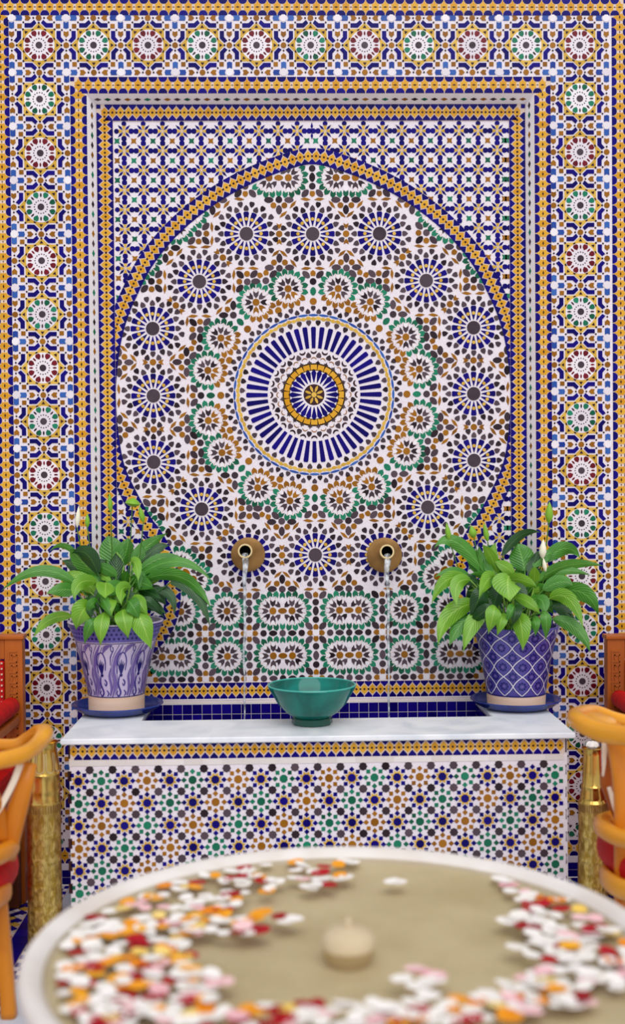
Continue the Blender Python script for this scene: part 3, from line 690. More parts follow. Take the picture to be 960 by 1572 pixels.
n = 26; dw = (b1u-b0u)/n
for k in range(n): LT.put('white_strip_tile', 'cream', [(0, bt1+.8), (dw-.7, bt1+.8), (dw-.7, st1-.5), (0, st1-.5)], (b0u+k*dw, 0), obj=True, h=.0015)
s0u, s0v = W(120.3, 1195.3, FY)[0], W(486, 1194.6, FY)[1]; s1u = W(852.5, 1193.5, FY)[0]; pu = (s1u-s0u)/21; pv = pu*.99; ts = pu/34.9
LT3 = FT.local(s0u, s0v, ts); LT3.keep = lambda u, v: b0u+2 < u < b1u-2 and st1+2 < v < -2
SQ = [(0, -4.3), (4.1, 0), (0, 4.3), (-4.1, 0)]
for j in range(-1, 8):
    for i in range(-1, 23):
        x, y = i*34.9, j*34.9*pv/pu
        e = (i+j) % 2
        if e == 0: cc, kk = 'navy', 'yellow'
        else:
            m4 = (i+j) % 4; cc, kk = ('green' if m4 == 1 else 'brown'), None
        if j >= 0 and 0 <= i <= 21:
            if kk: LT3.put('star_ground_tile', 'paleyellow', star(8, 11.4, 7.4, R8), (x, y), obj=True, h=.0009)
            LT3.put('star_centre_tile', cc, reg(8, 6.5, R8), (x, y), obj=True, h=.0017)
        if j >= 0:
            for k in range(8): LT3.put('star_square', cc, SQ, (x+13.2*math.sin(k*PI/4), y-13.2*math.cos(k*PI/4)), k*PI/4, h=.0017) if 0 <= i <= 21 else None
        LT3.put('dark_octagon_tile', 'dark', star(8, 6.7, 5.7), (x+17.45, y+17.45*pv/pu), obj=True, h=.0017)
# corner strips of the front
for u0, u1 in ((tL*K+1, b0u-1), (b1u+1, tR*K-1)):
    for j in range(8):
        LT.put('corner_strip_tile', 'black', [(u0+1.5, 0), (u1-1.5, 0), (u1-1, 5), (u1-1.5, 13), (u0+1.5, 13), (u0+1, 5)], (0, st1+6+j*pv), h=.0017)
    LT.put('corner_strip_tile', 'black', [(u0, bt0+1), (u1, bt0+1), (u1, bt1-2), (u0, bt1-2)], (0, 0), h=.0017)
# blue lining tiles of the basin
pool = FN.local(0, 0, 1.0); tw = 15.45
x0 = ox0*K; n = int((ox1-ox0)*K/tw)
lin_ = obj('lining_back', boxes([(ox0-.002, ox1+.002, .004, NY, .385, ZS-.006)]), 'cream', wall)
obj('niche_sill', boxes([(-.672, ox0, .002, NY, ZS-.018, ZS-.001), (ox1, .842, .002, NY, ZS-.018, ZS-.001)], .002), 'slab_marble', wall)
FL = Field(lin_, wallM(.004), 'wall_back'); L2 = FL.local(0, 0, 1)
for r_ in range(7):
    for k in range(n+1):
        L2.put('pool_tile', 'navy', [(.5, .5), (tw-.6, .5), (tw-.6, tw-.6), (.5, tw-.6)], (x0+k*tw*(ox1-ox0)*K/((n+1)*tw), nB+4+r_*tw), obj=r_ < 3, h=.0015)
for sx, X, nm in ((1, ox0, 'l'), (-1, ox1, 'r')):
    M = Matrix(((0, 0, sx, X), (-sx*-1 if sx > 0 else 1, 0, 0, 0), (0, 1, 0, 0), (0, 0, 0, 1)))
    M = Matrix(((0, 0, sx, X), (sx, 0, 0, (oy0 if sx > 0 else 0)), (0, 1, 0, 0), (0, 0, 0, 1)))
    fl = Field(trough, M, 'fountain_trough'); ll = fl.local(0, 0, 1)
    for r_ in range(6):
        for k in range(9): ll.put('pool_side_tile', 'navy', [(.5, .5), (tw-.6, .5), (tw-.6, tw-.6), (.5, tw-.6)], (k*tw+1, nB+9+r_*tw), obj=r_ < 2, h=.0015)
wt = obj('trough_water', boxes([(ox0+.004, ox1-.004, oy0+.003, -.003, .4005, .50)]), 'poolwater'); tag(wt, 'shallow water standing in the blue-tiled wall trough', 'water', kind='stuff')
# ------------------------------------------------------------------ floor
floor = struct(obj('floor', boxes([(-2.6, 2.8, -4.6, .001, -.08, -.004)]), 'grout'))
FF = Field(floor, Matrix.Translation((0, 0, -.0035)), 'floor'); LF = FF.local(0, 0, 1.0)
gx = unZ(27, 1425, 0).x                                   # line between the blue row and the zigzag on the left
def fbox(name, col, x0, x1, y0, y1, ob=True, h=.0035):
    LF.put(name, col, [(x0*K, -y0*K), (x1*K, -y0*K), (x1*K, -y1*K), (x0*K, -y1*K)], (0, 0), obj=ob, h=h)
GX = {-1: gx, 1: 2*CX-gx}
for s in (-1, 1):
    g = GX[s]; o = lambda d: g-s*d if s < 0 else g-d       # o(d): d metres towards the middle
    for j in range(44):
        y = -.02-j*.06
        a, b = sorted((o(0.002), o(.058))); fbox('floor_border_tile', 'floorblue', a, b, y-.058, y)
        for q, cc in ((.062, 'white'), (.078, 'floorblue')):
            a, b = sorted((o(q), o(q+.015)))
            fbox('floor_chip', cc, a, b, y-.028, y-.002, False); fbox('floor_chip', 'floorblue' if cc == 'white' else 'white', a, b, y-.057, y-.031, False)
    for j in range(80):
        for i in range(15):
            cc = ('white', 'floorblue', 'paleyellow', 'floorblue')[(i+2*(j % 2)+j//2) % 4]
            x = (g+s*(.022+i*.036))*K; y = (-.03-j*.018)
            LF.put('floor_diamond', cc, [(0, -8.6), (8.6, 0), (0, 8.6), (-8.6, 0)], (x+(7.6*s if j % 2 else 0), -y*K), h=.0035)
xa, xb = GX[-1]+.096, GX[1]-.096; nx = 5; dx = (xb-xa)/nx
for i in range(nx):
    for j in range(11): fbox('floor_slab', 'floor_marble', xa+i*dx+.001, xa+(i+1)*dx-.001, -.4*(j+1)+.001, -.4*j-.001)

# ------------------------------------------------------------------ spouts and falling water
def spout(px, py, nx_, ny_, r, label):
    c = unY(px, py, NY-.004); t = thing('water_spout', c, label, 'spout', None)
    rot = Matrix.Translation(c) @ Matrix.Rotation(PI/2, 4, 'X')
    prof = [(0, .0), (.001, 0), (r, 0), (r, .009), (r-.003, .011), (.04, .0115), (.0, .0115)]
    d = lathe(prof, 40); obj('rosette_plate', d, 'agedbrass', t, rot, True)
    e = unY(nx_, ny_, NY-.095); a0 = Vector((e.x*.995, NY-.02, c.z+.004))
    dirv = (e-a0).normalized(); q = dirv.to_track_quat('Z', 'Y').to_matrix().to_4x4(); L_ = (e-a0).length
    pr = [(.020, 0), (.0205, .01), (.0215, L_*.5), (.0225, L_*.8), (.0265, L_*.86), (.027, L_), (.0255, L_+.002), (.0205, L_+.002), (.0195, L_-.004), (.0195, L_*.3), (0, L_*.3)]
    o = obj('nozzle', lathe(pr, 32), 'palebrass', t, Matrix.Translation(a0) @ q, True); o.data.materials.append(MATS['pipehole'])
    for p in o.data.polygons:
        if (Vector(p.center).xy.length < .0198): p.material_index = 1
    return e
def stream(e, xb, label, seed):
    rn = random.Random(seed); pts = []; zz = [0, .02, .05, .10, .17, .25, .33, .42, .50, .565]; end = .49
    xe = unY(xb, 1080, e.y).x
    T = (e.z-end); 
    for k, f in enumerate(np.linspace(0, 1, 15)):
        z = e.z-.012-(T-.012)*f**1.35; y = e.y+.012-.030*min(1, f*3)**.6
        pts.append((e.x+(xe-e.x)*f+rn.uniform(-.0025, .0025), y, z))
    wd = [.026, .024, .019, .014, .011, .010, .009, .011, .008, .009, .007, .008, .006, .007, .005]
    o = obj('water_stream', sweep(pts, wd, [w_*.8 for w_ in wd], 10, up=(0, 1, 0.01), sub=4), 'fallingwater', None, None, True)
    tag(o, label, 'water')
e1 = spout(381, 851, 376.5, 846, .062, 'round brass water spout on the left, pouring into the trough left of the green bowl')
e2 = spout(590.5, 852, 594.5, 847, .064, 'round brass water spout on the right, pouring into the trough right of the green bowl')
stream(e1, 375, 'thin clear jet of water falling from the left brass spout', 1)
stream(e2, 597, 'thin clear jet of water falling from the right brass spout', 2)

# ------------------------------------------------------------------ green bowl
bf = unZ(479, 1117, ZS); by = bf.y+.062; bc = unY(479.5, 1110, by); sB = F/(by+DIST)
bt = thing('ceramic_bowl', (bc.x, by, ZS), 'glossy teal green ceramic bowl on the front edge of the white marble slab', 'bowl')
Rb = 68.5/sB; Hb = unY(412, 1051, by).z-ZS
pr = [(.0, .026), (.060, .026), (.066, .028), (.088, .042), (.112, .068), (.130, .100), (Rb-.003, Hb-.012), (Rb, Hb-.004), (Rb-.002, Hb), (Rb-.006, Hb-.003), (.124, .098), (.105, .067), (.080, .042), (.04, .034), (0, .033)]
obj('bowl', lathe(pr, 72), 'teal', bt, Matrix.Translation((bc.x, by, ZS)), True)
rg = [(Rb-.0035+.0030*math.cos(2*PI*k/10), Hb-.0022+.0030*math.sin(2*PI*k/10)) for k in range(11)]
obj('rim', lathe(rg, 72), 'tealglint', bt, Matrix.Translation((bc.x, by, ZS)), True)  # paler teal ring: the rim's highlight is put into its colour
o = obj('foot', lathe([(0, .001), (.064, .001), (.067, .005), (.0655, .022), (.061, .028), (0, .028)], 12), 'tealdark', bt, Matrix.Translation((bc.x, by, ZS)))

# ------------------------------------------------------------------ pots, saucers, plants
PY = -.172; sP = F/(PY+DIST)
def saucer(cx, label):
    x = unY(cx, 1075, PY).x; z1 = .026
    o = obj('saucer', lathe([(0, .0), (.112, .0), (.118, .003), (.138, .012), (.154, z1), (.158, z1+.002), (.157, z1+.006), (.150, z1+.005), (.134, .017), (.115, .010), (0, .009)], 72), 'saucer', None, Matrix.Translation((x, PY, ZS+.0005)), True)
    return tag(o, label, 'saucer')
saucer(180.5, 'dark blue glazed saucer under the pale lilac pot on the left'); saucer(792, 'dark blue glazed saucer under the lattice-painted pot on the right')
PZ = ZS+.0098
def pot(cx, prof_px, mats, label):
    x = unY(cx, 1020, PY).x; prof = [(w_/2/sP, unY(cx, y, PY).z-PZ) for w_, y in prof_px]
    c = Vector((x, PY, PZ)); t = thing('flower_pot', c, label, 'pot'); M = Matrix.Translation(c)
    top = prof[-1]; k = [i for i, p in enumerate(prof_px) if p[1] <= 1064][0]
    obj('foot_band', lathe([(0, .001), (prof[0][0]-.004, .001)]+[(prof[0][0], .004)]+prof[1:k+1], 72), 'terracotta', t, M, True)
    ins = [(top[0]-.001, top[1]+.003), (top[0]-.010, top[1]+.002), (top[0]-.016, top[1]-.03), (0, top[1]-.03)]
    obj('glazed_body', lathe(prof[k:]+ins[:3], 72), mats, t, M, True)
    obj('soil', lathe([(top[0]-.017, top[1]-.035), (0, top[1]-.022)], 32), 'soil', t, M, True)
    zs = [p[1] for p in prof]; rs = [p[0] for p in prof]
    R = lambda z: float(np.interp(z, zs, rs))
    return t, c, R, prof, k
def paint(c, R, strokes, h=.0006):
    """strokes: list of (points [(theta, z)], widths in metres) laid on the pot surface"""
    vs = []; fs = []
    for pts, wd in strokes:
        P = catmull(pts, 4) if len(pts) > 2 else [np.array(p, float) for p in pts]
        n = len(P); wi = np.interp(np.linspace(0, 1, n), np.linspace(0, 1, len(wd)), wd); b = len(vs)
        for i in range(n):
            a, d = P[max(i-1, 0)], P[min(i+1, n-1)]; r = R(P[i][1]); tx, ty = (d[0]-a[0])*r, d[1]-a[1]; L_ = math.hypot(tx, ty) or 1; nx_, ny_ = -ty/L_, tx/L_
            for s in (-.5, .5):
                th = P[i][0]+s*wi[i]*nx_/r; z = P[i][1]+s*wi[i]*ny_; q = R(z)+h; vs.append((q*math.sin(th), -q*math.cos(th), z))
        fs += [(b+2*i, b+2*i+1, b+2*i+3, b+2*i+2) for i in range(n-1)]
    me = mesh(vs, fs); bm = bmesh.new(); bm.from_mesh(me)
    for f in bm.faces:
        if f.normal.dot(Vector((f.calc_center_median().x, f.calc_center_median().y, 0))) < 0: f.normal_flip()
    bm.to_mesh(me); bm.free(); me['paint'] = 1; return me
# left pot: painted scrolls and flame leaves
tl, cl, RL, pl, kl_ = pot(178.5, [(85, 1081), (85.5, 1072), (86, 1064), (90, 1050), (99, 1030), (113, 1002), (124, 980), (126, 978), (133, 968), (146, 953)], 'potglaze', 'lilac flower pot painted with blue leaf scrolls, on the left of the trough')
z0, z1, z2 = pl[2][1], pl[6][1], pl[-1][1]
zz = lambda f: z0+(z1-z0)*f
NM = 11; A = []; B = []; Cc = []
for k in range(NM):
    t0 = 2*PI*k/NM; d = 2*PI/NM; T = lambda a, f, t0=t0, d=d: (t0+a*d, zz(f))
    A += [([T(.02, .02), T(.22, .25), T(.12, .5), T(.28, .75), T(.55, .97)], [.004, .013, .010, .014, .003]), ([T(-.12, .03), T(-.02, .2), T(-.1, .4), T(-.02, .55)], [.003, .009, .009, .002]),
          ([T(.62, .80), T(.8, .92), T(1.05, .97)], [.002, .016, .004])]
    B += [([T(.30, .45), T(.30, .66), T(.42, .80), T(.62, .82), T(.74, .68), T(.70, .5)], [.003, .004, .004, .004, .004, .003]),
          ([T(.10, .97), T(.02, .93), T(.04, .86), T(.12, .86), T(.13, .92), T(.08, .93)], [.003]*6), ([T(.12, .86), T(.0, .75), T(-.03, .6)], [.003, .004, .002]),
          ([T(.42, .40), T(.36, .25), T(.5, .10), T(.38, .03), T(.28, .08), T(.34, .13)], [.003, .006, .006, .005, .004, .003]),
          ([T(.62, .34), T(.72, .28), T(.66, .22), T(.58, .27)], [.004, .005, .004, .002]), ([T(.7, .14), T(.8, .08), T(.72, .03)], [.003, .005, .003]),
          ([T(.16, .04), T(.36, .25), T(.27, .5), T(.42, .74), T(.66, .93)], [.002]*5), ([T(-.08, .04), T(.09, .25), T(-.0, .5), T(.12, .75), T(.4, .97)], [.002]*5)]
    for q in range(-2, 3): Cc += [([T(.50, .42), T(.50+q*.04, .54), T(.50+q*.085, .70-abs(q)*.03)], [.003, .006, .0015])]
    Cc += [([T(.42, .43), T(.5, .405), T(.58, .43)], [.002, .009, .002])]
ML = Matrix.Translation(cl)
obj('painted_leaves', paint(cl, RL, A), 'strokeviolet', tl, ML); obj('painted_scrolls', paint(cl, RL, B, .0009), 'stroke', tl, ML); obj('painted_flowers', paint(cl, RL, Cc, .0011), 'strokenavy', tl, ML)
rings = lambda z, w_: ([(2*PI*i/48, z) for i in range(49)], [w_, w_])
obj('painted_rim_band', paint(cl, RL, [([(2*PI*i/48, z1+(z2-z1)*f) for i in range(49)], [(z2-z1)*.19]*2) for f in (.14, .32, .5, .68, .86)]), 'potband', tl, ML)
D = []
for k in range(60):
    for r_ in range(3):
        a = 2*PI*(k+.5*(r_ % 2))/60; z = z1+(z2-z1)*(.25+.25*r_); D.append(([(a, z-.004), (a, z+.004)], [.007, .007]))
obj('painted_rim_dots', paint(cl, RL, D, .0011), 'strokenavy', tl, ML)
obj('painted_rings', paint(cl, RL, [rings(z0+.002, .003), rings(z1-.002, .002), rings(z2-.004, .003)], .0013), 'strokenavy', tl, ML)
# right pot: white lattice over dark blue, a flower in each lozenge
tr_, cr, RR, prr, kr_ = pot(792.5, [(89, 1078), (90, 1070), (90.5, 1063), (96, 1042), (104, 1020), (112, 998), (122, 978), (132, 961)], 'potblue', 'dark blue flower pot with a white lattice pattern, on the right of the trough')
z0, z2 = prr[2][1], prr[-1][1]; MR = Matrix.Translation(cr); NL = 11; X1 = []; X2 = []; X3 = []; X4 = []
rows = 3.4
for k in range(NL):
    for s in (-1, 1):
        pts = [(2*PI*(k+s*f*rows)/NL+s*.035*math.sin(f*rows*2*PI), z0+.004+(z2-z0-.006)*f) for f in np.linspace(0, 1, 27)]
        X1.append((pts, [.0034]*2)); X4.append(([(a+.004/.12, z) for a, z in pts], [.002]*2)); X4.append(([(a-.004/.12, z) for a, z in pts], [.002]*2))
for r_ in range(8):
    for k in range(NL):
        f = (r_*.5)/rows
        a0 = 2*PI*(k+.5*(1 if r_ % 2 == 0 else 0))/NL; zc = z0+.004+(z2-z0-.006)*f; r0 = RR(zc)
        if f > 1 or f < .03: continue
        for q in range(8):
            b = q*PI/4; a = a0+.0115*math.cos(b)/r0; z = zc+.0115*math.sin(b)
            if z < z2-.004: X2.append(([(a, z-.0034), (a, z+.0034)], [.0068, .0068]))
        X3.append(([(a0-.004/r0, zc), (a0+.004/r0, zc)], [.006, .006]))
obj('lattice_edge_lines', paint(cr, RR, X4, .0005), 'strokenavy', tr_, MR); obj('white_lattice', paint(cr, RR, X1, .0010), 'potline', tr_, MR)  # thin navy lines painted along both sides of each white line
obj('flower_dots', paint(cr, RR, X2, .0007), 'strokenavy', tr_, MR); obj('flower_centres', paint(cr, RR, X3, .0009), 'strokeviolet', tr_, MR)
obj('painted_rings', paint(cr, RR, [([(2*PI*i/48, z0+.002) for i in range(49)], [.004, .004])], .0013), 'strokenavy', tr_, MR)

def leaf_mesh(root, b, c, t, w_, view, roll, fold=.16, wave=.05, ph=0.0):
    """petiole root->b, blade b->t bowed through c; w_ is the blade width in metres"""
    N = 16; vs = []; fs = []; uv = []
    bez = lambda s: (1-s)**2*b+2*s*(1-s)*c+s*s*t
    xs = (-1, -.55, 0, .55, 1)
    for i in range(N+1):
        s = i/N; p = bez(s); tg = (bez(min(1, s+.02))-bez(max(0, s-.02))).normalized()
        sd = tg.cross(view).normalized(); nr = sd.cross(tg).normalized()
        sd2 = sd*math.cos(roll)+nr*math.sin(roll); nr2 = nr*math.cos(roll)-sd*math.sin(roll)
        hw = w_/2*(math.sin(PI*min(1, s*.98+.02)**.72)**.85 if s < 1 else 0)
        if s > .62: hw = min(hw, w_/2*((1-s)/.38)**1.15)
        for x in xs:
            q = p+sd2*x*hw+nr2*(fold*hw*abs(x)*(-1)+wave*w_*math.sin(7*s+ph+2*x)*abs(x)); vs.append(q); uv.append((x, s))
    for i in range(N):
        for k in range(4): a = i*5+k; fs.append((a, a+1, a+6, a+5))
    nb = len(vs); pr_ = [root, root.lerp(b, .5)+Vector((0, 0, .012)), b]
    for i, p in enumerate(pr_):
        tg = (pr_[min(i+1, 2)]-pr_[max(i-1, 0)]).normalized(); e1_ = tg.cross(Vector((0, 1, .01))).normalized(); e2_ = tg.cross(e1_)
        for k in range(5):
            vs.append(p+(e1_*math.cos(2*PI*k/5)+e2_*math.sin(2*PI*k/5))*.0024); uv.append((0, 0))
    for i in range(2):
        for k in range(5): fs.append((nb+i*5+k, nb+i*5+(k+1) % 5, nb+(i+1)*5+(k+1) % 5, nb+(i+1)*5+k))
    me = mesh(vs, fs); l = me.uv_layers.new(name='UVMap')
    for lp in me.loops: l.data[lp.index].uv = uv[lp.vertex_index]
    me.shade_smooth(); return me
def plant(c, soilz, leaves, spathes, nfill, box, label, seed):
    rn = random.Random(seed); cxp = (box[0]+box[1])/2; root0 = Vector((c.x, c.y, soilz)); t = thing('peace_lily', root0, label, 'plant')
    def add(bx, by_, tx, ty, wpx, mt, dyb=-.03, dyt=-.10, pk=None, roll=None):
        rimmed = False
        if ty > 944 and abs(tx-cxp) < 74:
            dx_ = (tx-cxp)/F*(DIST+c.y); dyt = min(dyt, -math.sqrt(max(0, .168**2-dx_**2))-.022); dyb = min(dyb, -.15 if by_ > 922 else -.10); rimmed = True
        b = unY(bx, by_, c.y+dyb); e = unY(tx, ty, c.y+dyt); s_ = F/(DIST+c.y)
        if pk: md = unY(pk[0], pk[1], c.y+(dyb+dyt)/2); cc = md*2-(b+e)*.5
        else: cc = (b+e)*.5+Vector((0, -.01, .22*(b-e).length))
        if rimmed: cc = (b+e)*.5+Vector((0, -.05, .03))
        root = root0+Vector((rn.uniform(-.05, .05), rn.uniform(-.04, .04), 0))
        view = (Vector(CAM)-(b+e)*.5).normalized()
        obj('leaf', leaf_mesh(root, b, cc, e, wpx/s_*1.08, view, rn.uniform(-.45, .45) if roll is None else roll, rn.uniform(.08, .3), rn.uniform(.02, .06), rn.uniform(0, 6)), mt, t)
    for a in leaves: add(*a)
    for k in range(nfill):
        bx = rn.uniform(box[0]+60, box[1]-60); by_ = rn.uniform(box[2]+50, box[3]-25); a = rn.uniform(-1.25, 1.25); L_ = rn.uniform(34, 62)
        up_ = rn.random() < .45
        tx = bx+L_*math.sin(a)+(bx-(box[0]+box[1])/2)*.3; ty = by_-(L_*.75*math.cos(a) if up_ else -L_*.6*math.cos(a))
        ty = max(min(ty, box[3]), box[2]); 
        add(bx, by_, tx, ty, rn.uniform(13, 24), rn.choice(['leafdark', 'leafmid', 'leafmid', 'leafbright']), rn.uniform(-.02, .05), rn.uniform(-.05, .09) if up_ else rn.uniform(-.09, .03), None)
    for (x, y, h_, wd, kind, dy) in spathes:
        top = unY(x, y, c.y+dy); s_ = F/(DIST+c.y); base = root0+Vector(((top.x-root0.x)*.35, dy*.5, 0)); hh = h_/s_; bot = top-Vector((0, 0, hh))
        st_ = obj('flower_stalk', sweep([base, (base+bot)*.5+Vector(((top.x-root0.x)*.12, 0, .03)), bot], .0042, .0042, 6, up=(0, 1, 0), sub=5), 'stem', t, None, True)
        pr = [(.0008, 0), (wd/s_*.30, hh*.12), (wd/s_*.5, hh*.35), (wd/s_*.42, hh*.6), (wd/s_*.2, hh*.85), (.0005, hh)]
        lean = Matrix.Rotation(rn.uniform(-.25, .25), 4, 'Y')
        obj('spathe', lathe(pr, 10), 'spathewhite' if kind == 'w' else 'budgreen', t, Matrix.Translation(bot) @ lean, True)
B_, M_, D_ = 'leafbright', 'leafmid', 'leafdark'
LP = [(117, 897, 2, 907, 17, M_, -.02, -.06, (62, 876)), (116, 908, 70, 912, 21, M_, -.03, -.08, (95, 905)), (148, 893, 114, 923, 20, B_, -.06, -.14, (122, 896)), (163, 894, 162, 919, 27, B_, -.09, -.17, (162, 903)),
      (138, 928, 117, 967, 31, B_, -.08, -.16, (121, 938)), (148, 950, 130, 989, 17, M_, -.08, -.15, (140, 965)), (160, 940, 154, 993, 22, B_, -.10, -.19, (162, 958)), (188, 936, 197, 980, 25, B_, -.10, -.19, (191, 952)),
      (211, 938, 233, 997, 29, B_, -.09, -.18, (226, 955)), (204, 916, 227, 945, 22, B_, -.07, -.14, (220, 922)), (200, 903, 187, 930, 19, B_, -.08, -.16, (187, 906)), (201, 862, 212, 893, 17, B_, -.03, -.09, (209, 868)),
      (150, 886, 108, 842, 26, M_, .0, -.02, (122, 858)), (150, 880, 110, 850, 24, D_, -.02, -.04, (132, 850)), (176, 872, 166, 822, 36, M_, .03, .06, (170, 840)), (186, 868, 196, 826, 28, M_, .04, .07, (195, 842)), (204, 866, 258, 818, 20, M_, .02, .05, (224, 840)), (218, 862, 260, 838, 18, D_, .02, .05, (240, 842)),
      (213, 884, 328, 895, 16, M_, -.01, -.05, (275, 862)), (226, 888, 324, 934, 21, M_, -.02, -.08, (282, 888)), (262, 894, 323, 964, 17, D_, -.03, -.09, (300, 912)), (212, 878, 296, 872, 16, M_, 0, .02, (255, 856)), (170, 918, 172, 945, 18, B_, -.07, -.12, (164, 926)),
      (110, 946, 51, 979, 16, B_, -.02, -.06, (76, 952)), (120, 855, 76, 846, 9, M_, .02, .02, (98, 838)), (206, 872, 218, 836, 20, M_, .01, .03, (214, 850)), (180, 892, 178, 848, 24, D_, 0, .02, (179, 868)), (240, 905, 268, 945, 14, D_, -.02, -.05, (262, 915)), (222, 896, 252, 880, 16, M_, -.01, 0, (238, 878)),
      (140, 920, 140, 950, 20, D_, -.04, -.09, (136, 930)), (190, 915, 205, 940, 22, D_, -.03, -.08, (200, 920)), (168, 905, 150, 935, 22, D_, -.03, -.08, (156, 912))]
SPL = [(118, 776, 34, 8, 'w', .0), (170, 757, 30, 8, 'g', .02), (203, 764, 14, 24, 'g', .0), (220, 776, 26, 9, 'g', .0), (134, 788, 22, 8, 'g', .0)]
plant(cl, cl.z+pl[-1][1]-.03, LP, SPL, 38, (70, 290, 826, 955), 'leafy green peace lily spilling over the lilac pot on the left', 3)
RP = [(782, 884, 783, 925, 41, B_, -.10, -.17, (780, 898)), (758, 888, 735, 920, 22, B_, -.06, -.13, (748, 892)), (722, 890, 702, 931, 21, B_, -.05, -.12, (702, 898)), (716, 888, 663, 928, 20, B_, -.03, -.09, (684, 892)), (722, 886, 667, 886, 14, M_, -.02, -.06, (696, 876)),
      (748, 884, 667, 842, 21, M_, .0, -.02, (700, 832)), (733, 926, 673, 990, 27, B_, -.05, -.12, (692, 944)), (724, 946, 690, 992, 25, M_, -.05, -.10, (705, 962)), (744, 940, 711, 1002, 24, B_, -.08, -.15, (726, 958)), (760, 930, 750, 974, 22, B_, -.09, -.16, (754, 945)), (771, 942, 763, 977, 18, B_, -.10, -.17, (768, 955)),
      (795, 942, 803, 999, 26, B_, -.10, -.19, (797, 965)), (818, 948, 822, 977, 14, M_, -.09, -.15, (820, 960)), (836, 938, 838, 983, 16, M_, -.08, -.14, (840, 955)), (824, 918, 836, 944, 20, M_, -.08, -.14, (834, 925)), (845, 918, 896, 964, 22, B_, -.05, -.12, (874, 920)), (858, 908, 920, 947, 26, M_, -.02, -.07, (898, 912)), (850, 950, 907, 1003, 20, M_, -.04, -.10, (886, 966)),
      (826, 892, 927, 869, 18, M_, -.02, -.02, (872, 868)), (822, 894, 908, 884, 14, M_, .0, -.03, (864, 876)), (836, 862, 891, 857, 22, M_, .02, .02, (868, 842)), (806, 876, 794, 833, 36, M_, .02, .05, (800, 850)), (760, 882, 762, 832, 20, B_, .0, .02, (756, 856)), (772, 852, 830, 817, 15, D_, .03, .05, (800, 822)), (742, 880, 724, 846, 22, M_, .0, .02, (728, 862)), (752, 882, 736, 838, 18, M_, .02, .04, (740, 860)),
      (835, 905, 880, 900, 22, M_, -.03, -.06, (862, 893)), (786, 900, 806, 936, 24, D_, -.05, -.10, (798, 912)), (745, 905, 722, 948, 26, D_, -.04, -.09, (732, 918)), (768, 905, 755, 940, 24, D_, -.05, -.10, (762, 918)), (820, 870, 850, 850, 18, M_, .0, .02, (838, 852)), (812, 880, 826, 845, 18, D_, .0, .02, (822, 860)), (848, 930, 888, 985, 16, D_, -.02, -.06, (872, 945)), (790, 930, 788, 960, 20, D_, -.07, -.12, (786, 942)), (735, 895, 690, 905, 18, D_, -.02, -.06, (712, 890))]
SPR = [(690, 802, 28, 9, 'g', -.01), (728, 806, 20, 13, 'g', 0), (749, 802, 30, 9, 'g', .01), (843, 770, 34, 13, 'g', .02), (833, 828, 30, 12, 'w', -.01), (838, 856, 22, 7, 'w', -.02)]
plant(cr, cr.z+prr[-1][1]-.03, RP, SPR, 36, (680, 905, 826, 960), 'leafy green peace lily spilling over the lattice pot on the right', 5)

# ------------------------------------------------------------------ tall engraved brass vases
VY = -.62; sV = F/(DIST+VY)
def vase(cx, prof_px, label, flutes):
    x = unY(cx, 1250, VY).x; c = Vector((x, VY, .0)); t = thing('brass_vase', c, label, 'vase')
    P = [(w_/2/sV, unY(cx, y, VY).z) for w_, y in prof_px]; P = P[::-1]
    cut = [i for i, (w_, y) in enumerate(prof_px[::-1]) if y <= 1242][0]
    M = Matrix.Translation(c)
    obj('engraved_body', lathe([(0, .002), (P[1][0]+.006, .002), (P[1][0]+.008, .012), (P[1][0]+.002, .03)]+[(r, z) for r, z in P[:cut+1] if z > .05], 48), 'brass', t, M, True)
    top = P[-1]
    obj('neck', lathe(P[cut:]+[(top[0]-.003, top[1]+.001), (top[0]-.008, top[1]-.01), (top[0]-.012, top[1]-.1), (0, top[1]-.1)], 48), 'smoothbrass', t, M, True)
    zr = P[cut][1]; R = lambda z: float(np.interp(z, [p[1] for p in P], [p[0] for p in P]))
    vs = [([(2*PI*k/40, zr-.028), (2*PI*k/40, zr-.004)], [.0035, .0035]) for k in range(40)]
    obj('striated_band', paint(c, R, vs, .0012), 'agedbrass', t, M)
    # engraved foliage on the body, raised tongues on the neck
    E_ = []; rn = random.Random(int(cx))
    for k in range(9):
        a = 2*PI*k/9
        for j in range(6):
            z = zr-.06-j*.075
            if z < .06: continue
            for s in (-1, 1): E_ += [([(a+s*.02, z-.03), (a+s*.16, z-.012), (a+s*.20, z+.014), (a+s*.08, z+.030), (a+s*.0, z+.02)], [.0006, .0015, .0012, .0014, .0006]), ([(a+s*.2, z-.03), (a+s*.3, z), (a+s*.24, z+.03)], [.0006, .0014, .0006])]
    obj('engraving', paint(c, R, E_, .0006), 'agedbrass', t, M)
    if flutes:
        za, zb = unY(cx, 1182, VY).z, unY(cx, 1153, VY).z; T_ = []
        for k in range(10):
            a = 2*PI*k/10; d = .24
            T_ += [([(a-d, zb), (a-d, za+.012), (a-d*.5, za+.002), (a, za), (a+d*.5, za+.002), (a+d, za+.012), (a+d, zb)], [.003]*7)]
        obj('raised_tongues', paint(c, R, T_, .0022), 'palebrass', t, M)
    return c, top
vase(67.5, [(47, 1139), (41, 1143), (40, 1150), (45, 1165), (49, 1182), (52, 1186), (48, 1190), (51, 1196), (48, 1201), (52, 1208), (49, 1214), (50, 1220), (50, 1226), (52, 1230), (51, 1246), (51, 1330), (53, 1480)], 'tall engraved brass vase on the floor at the left end of the trough', True)
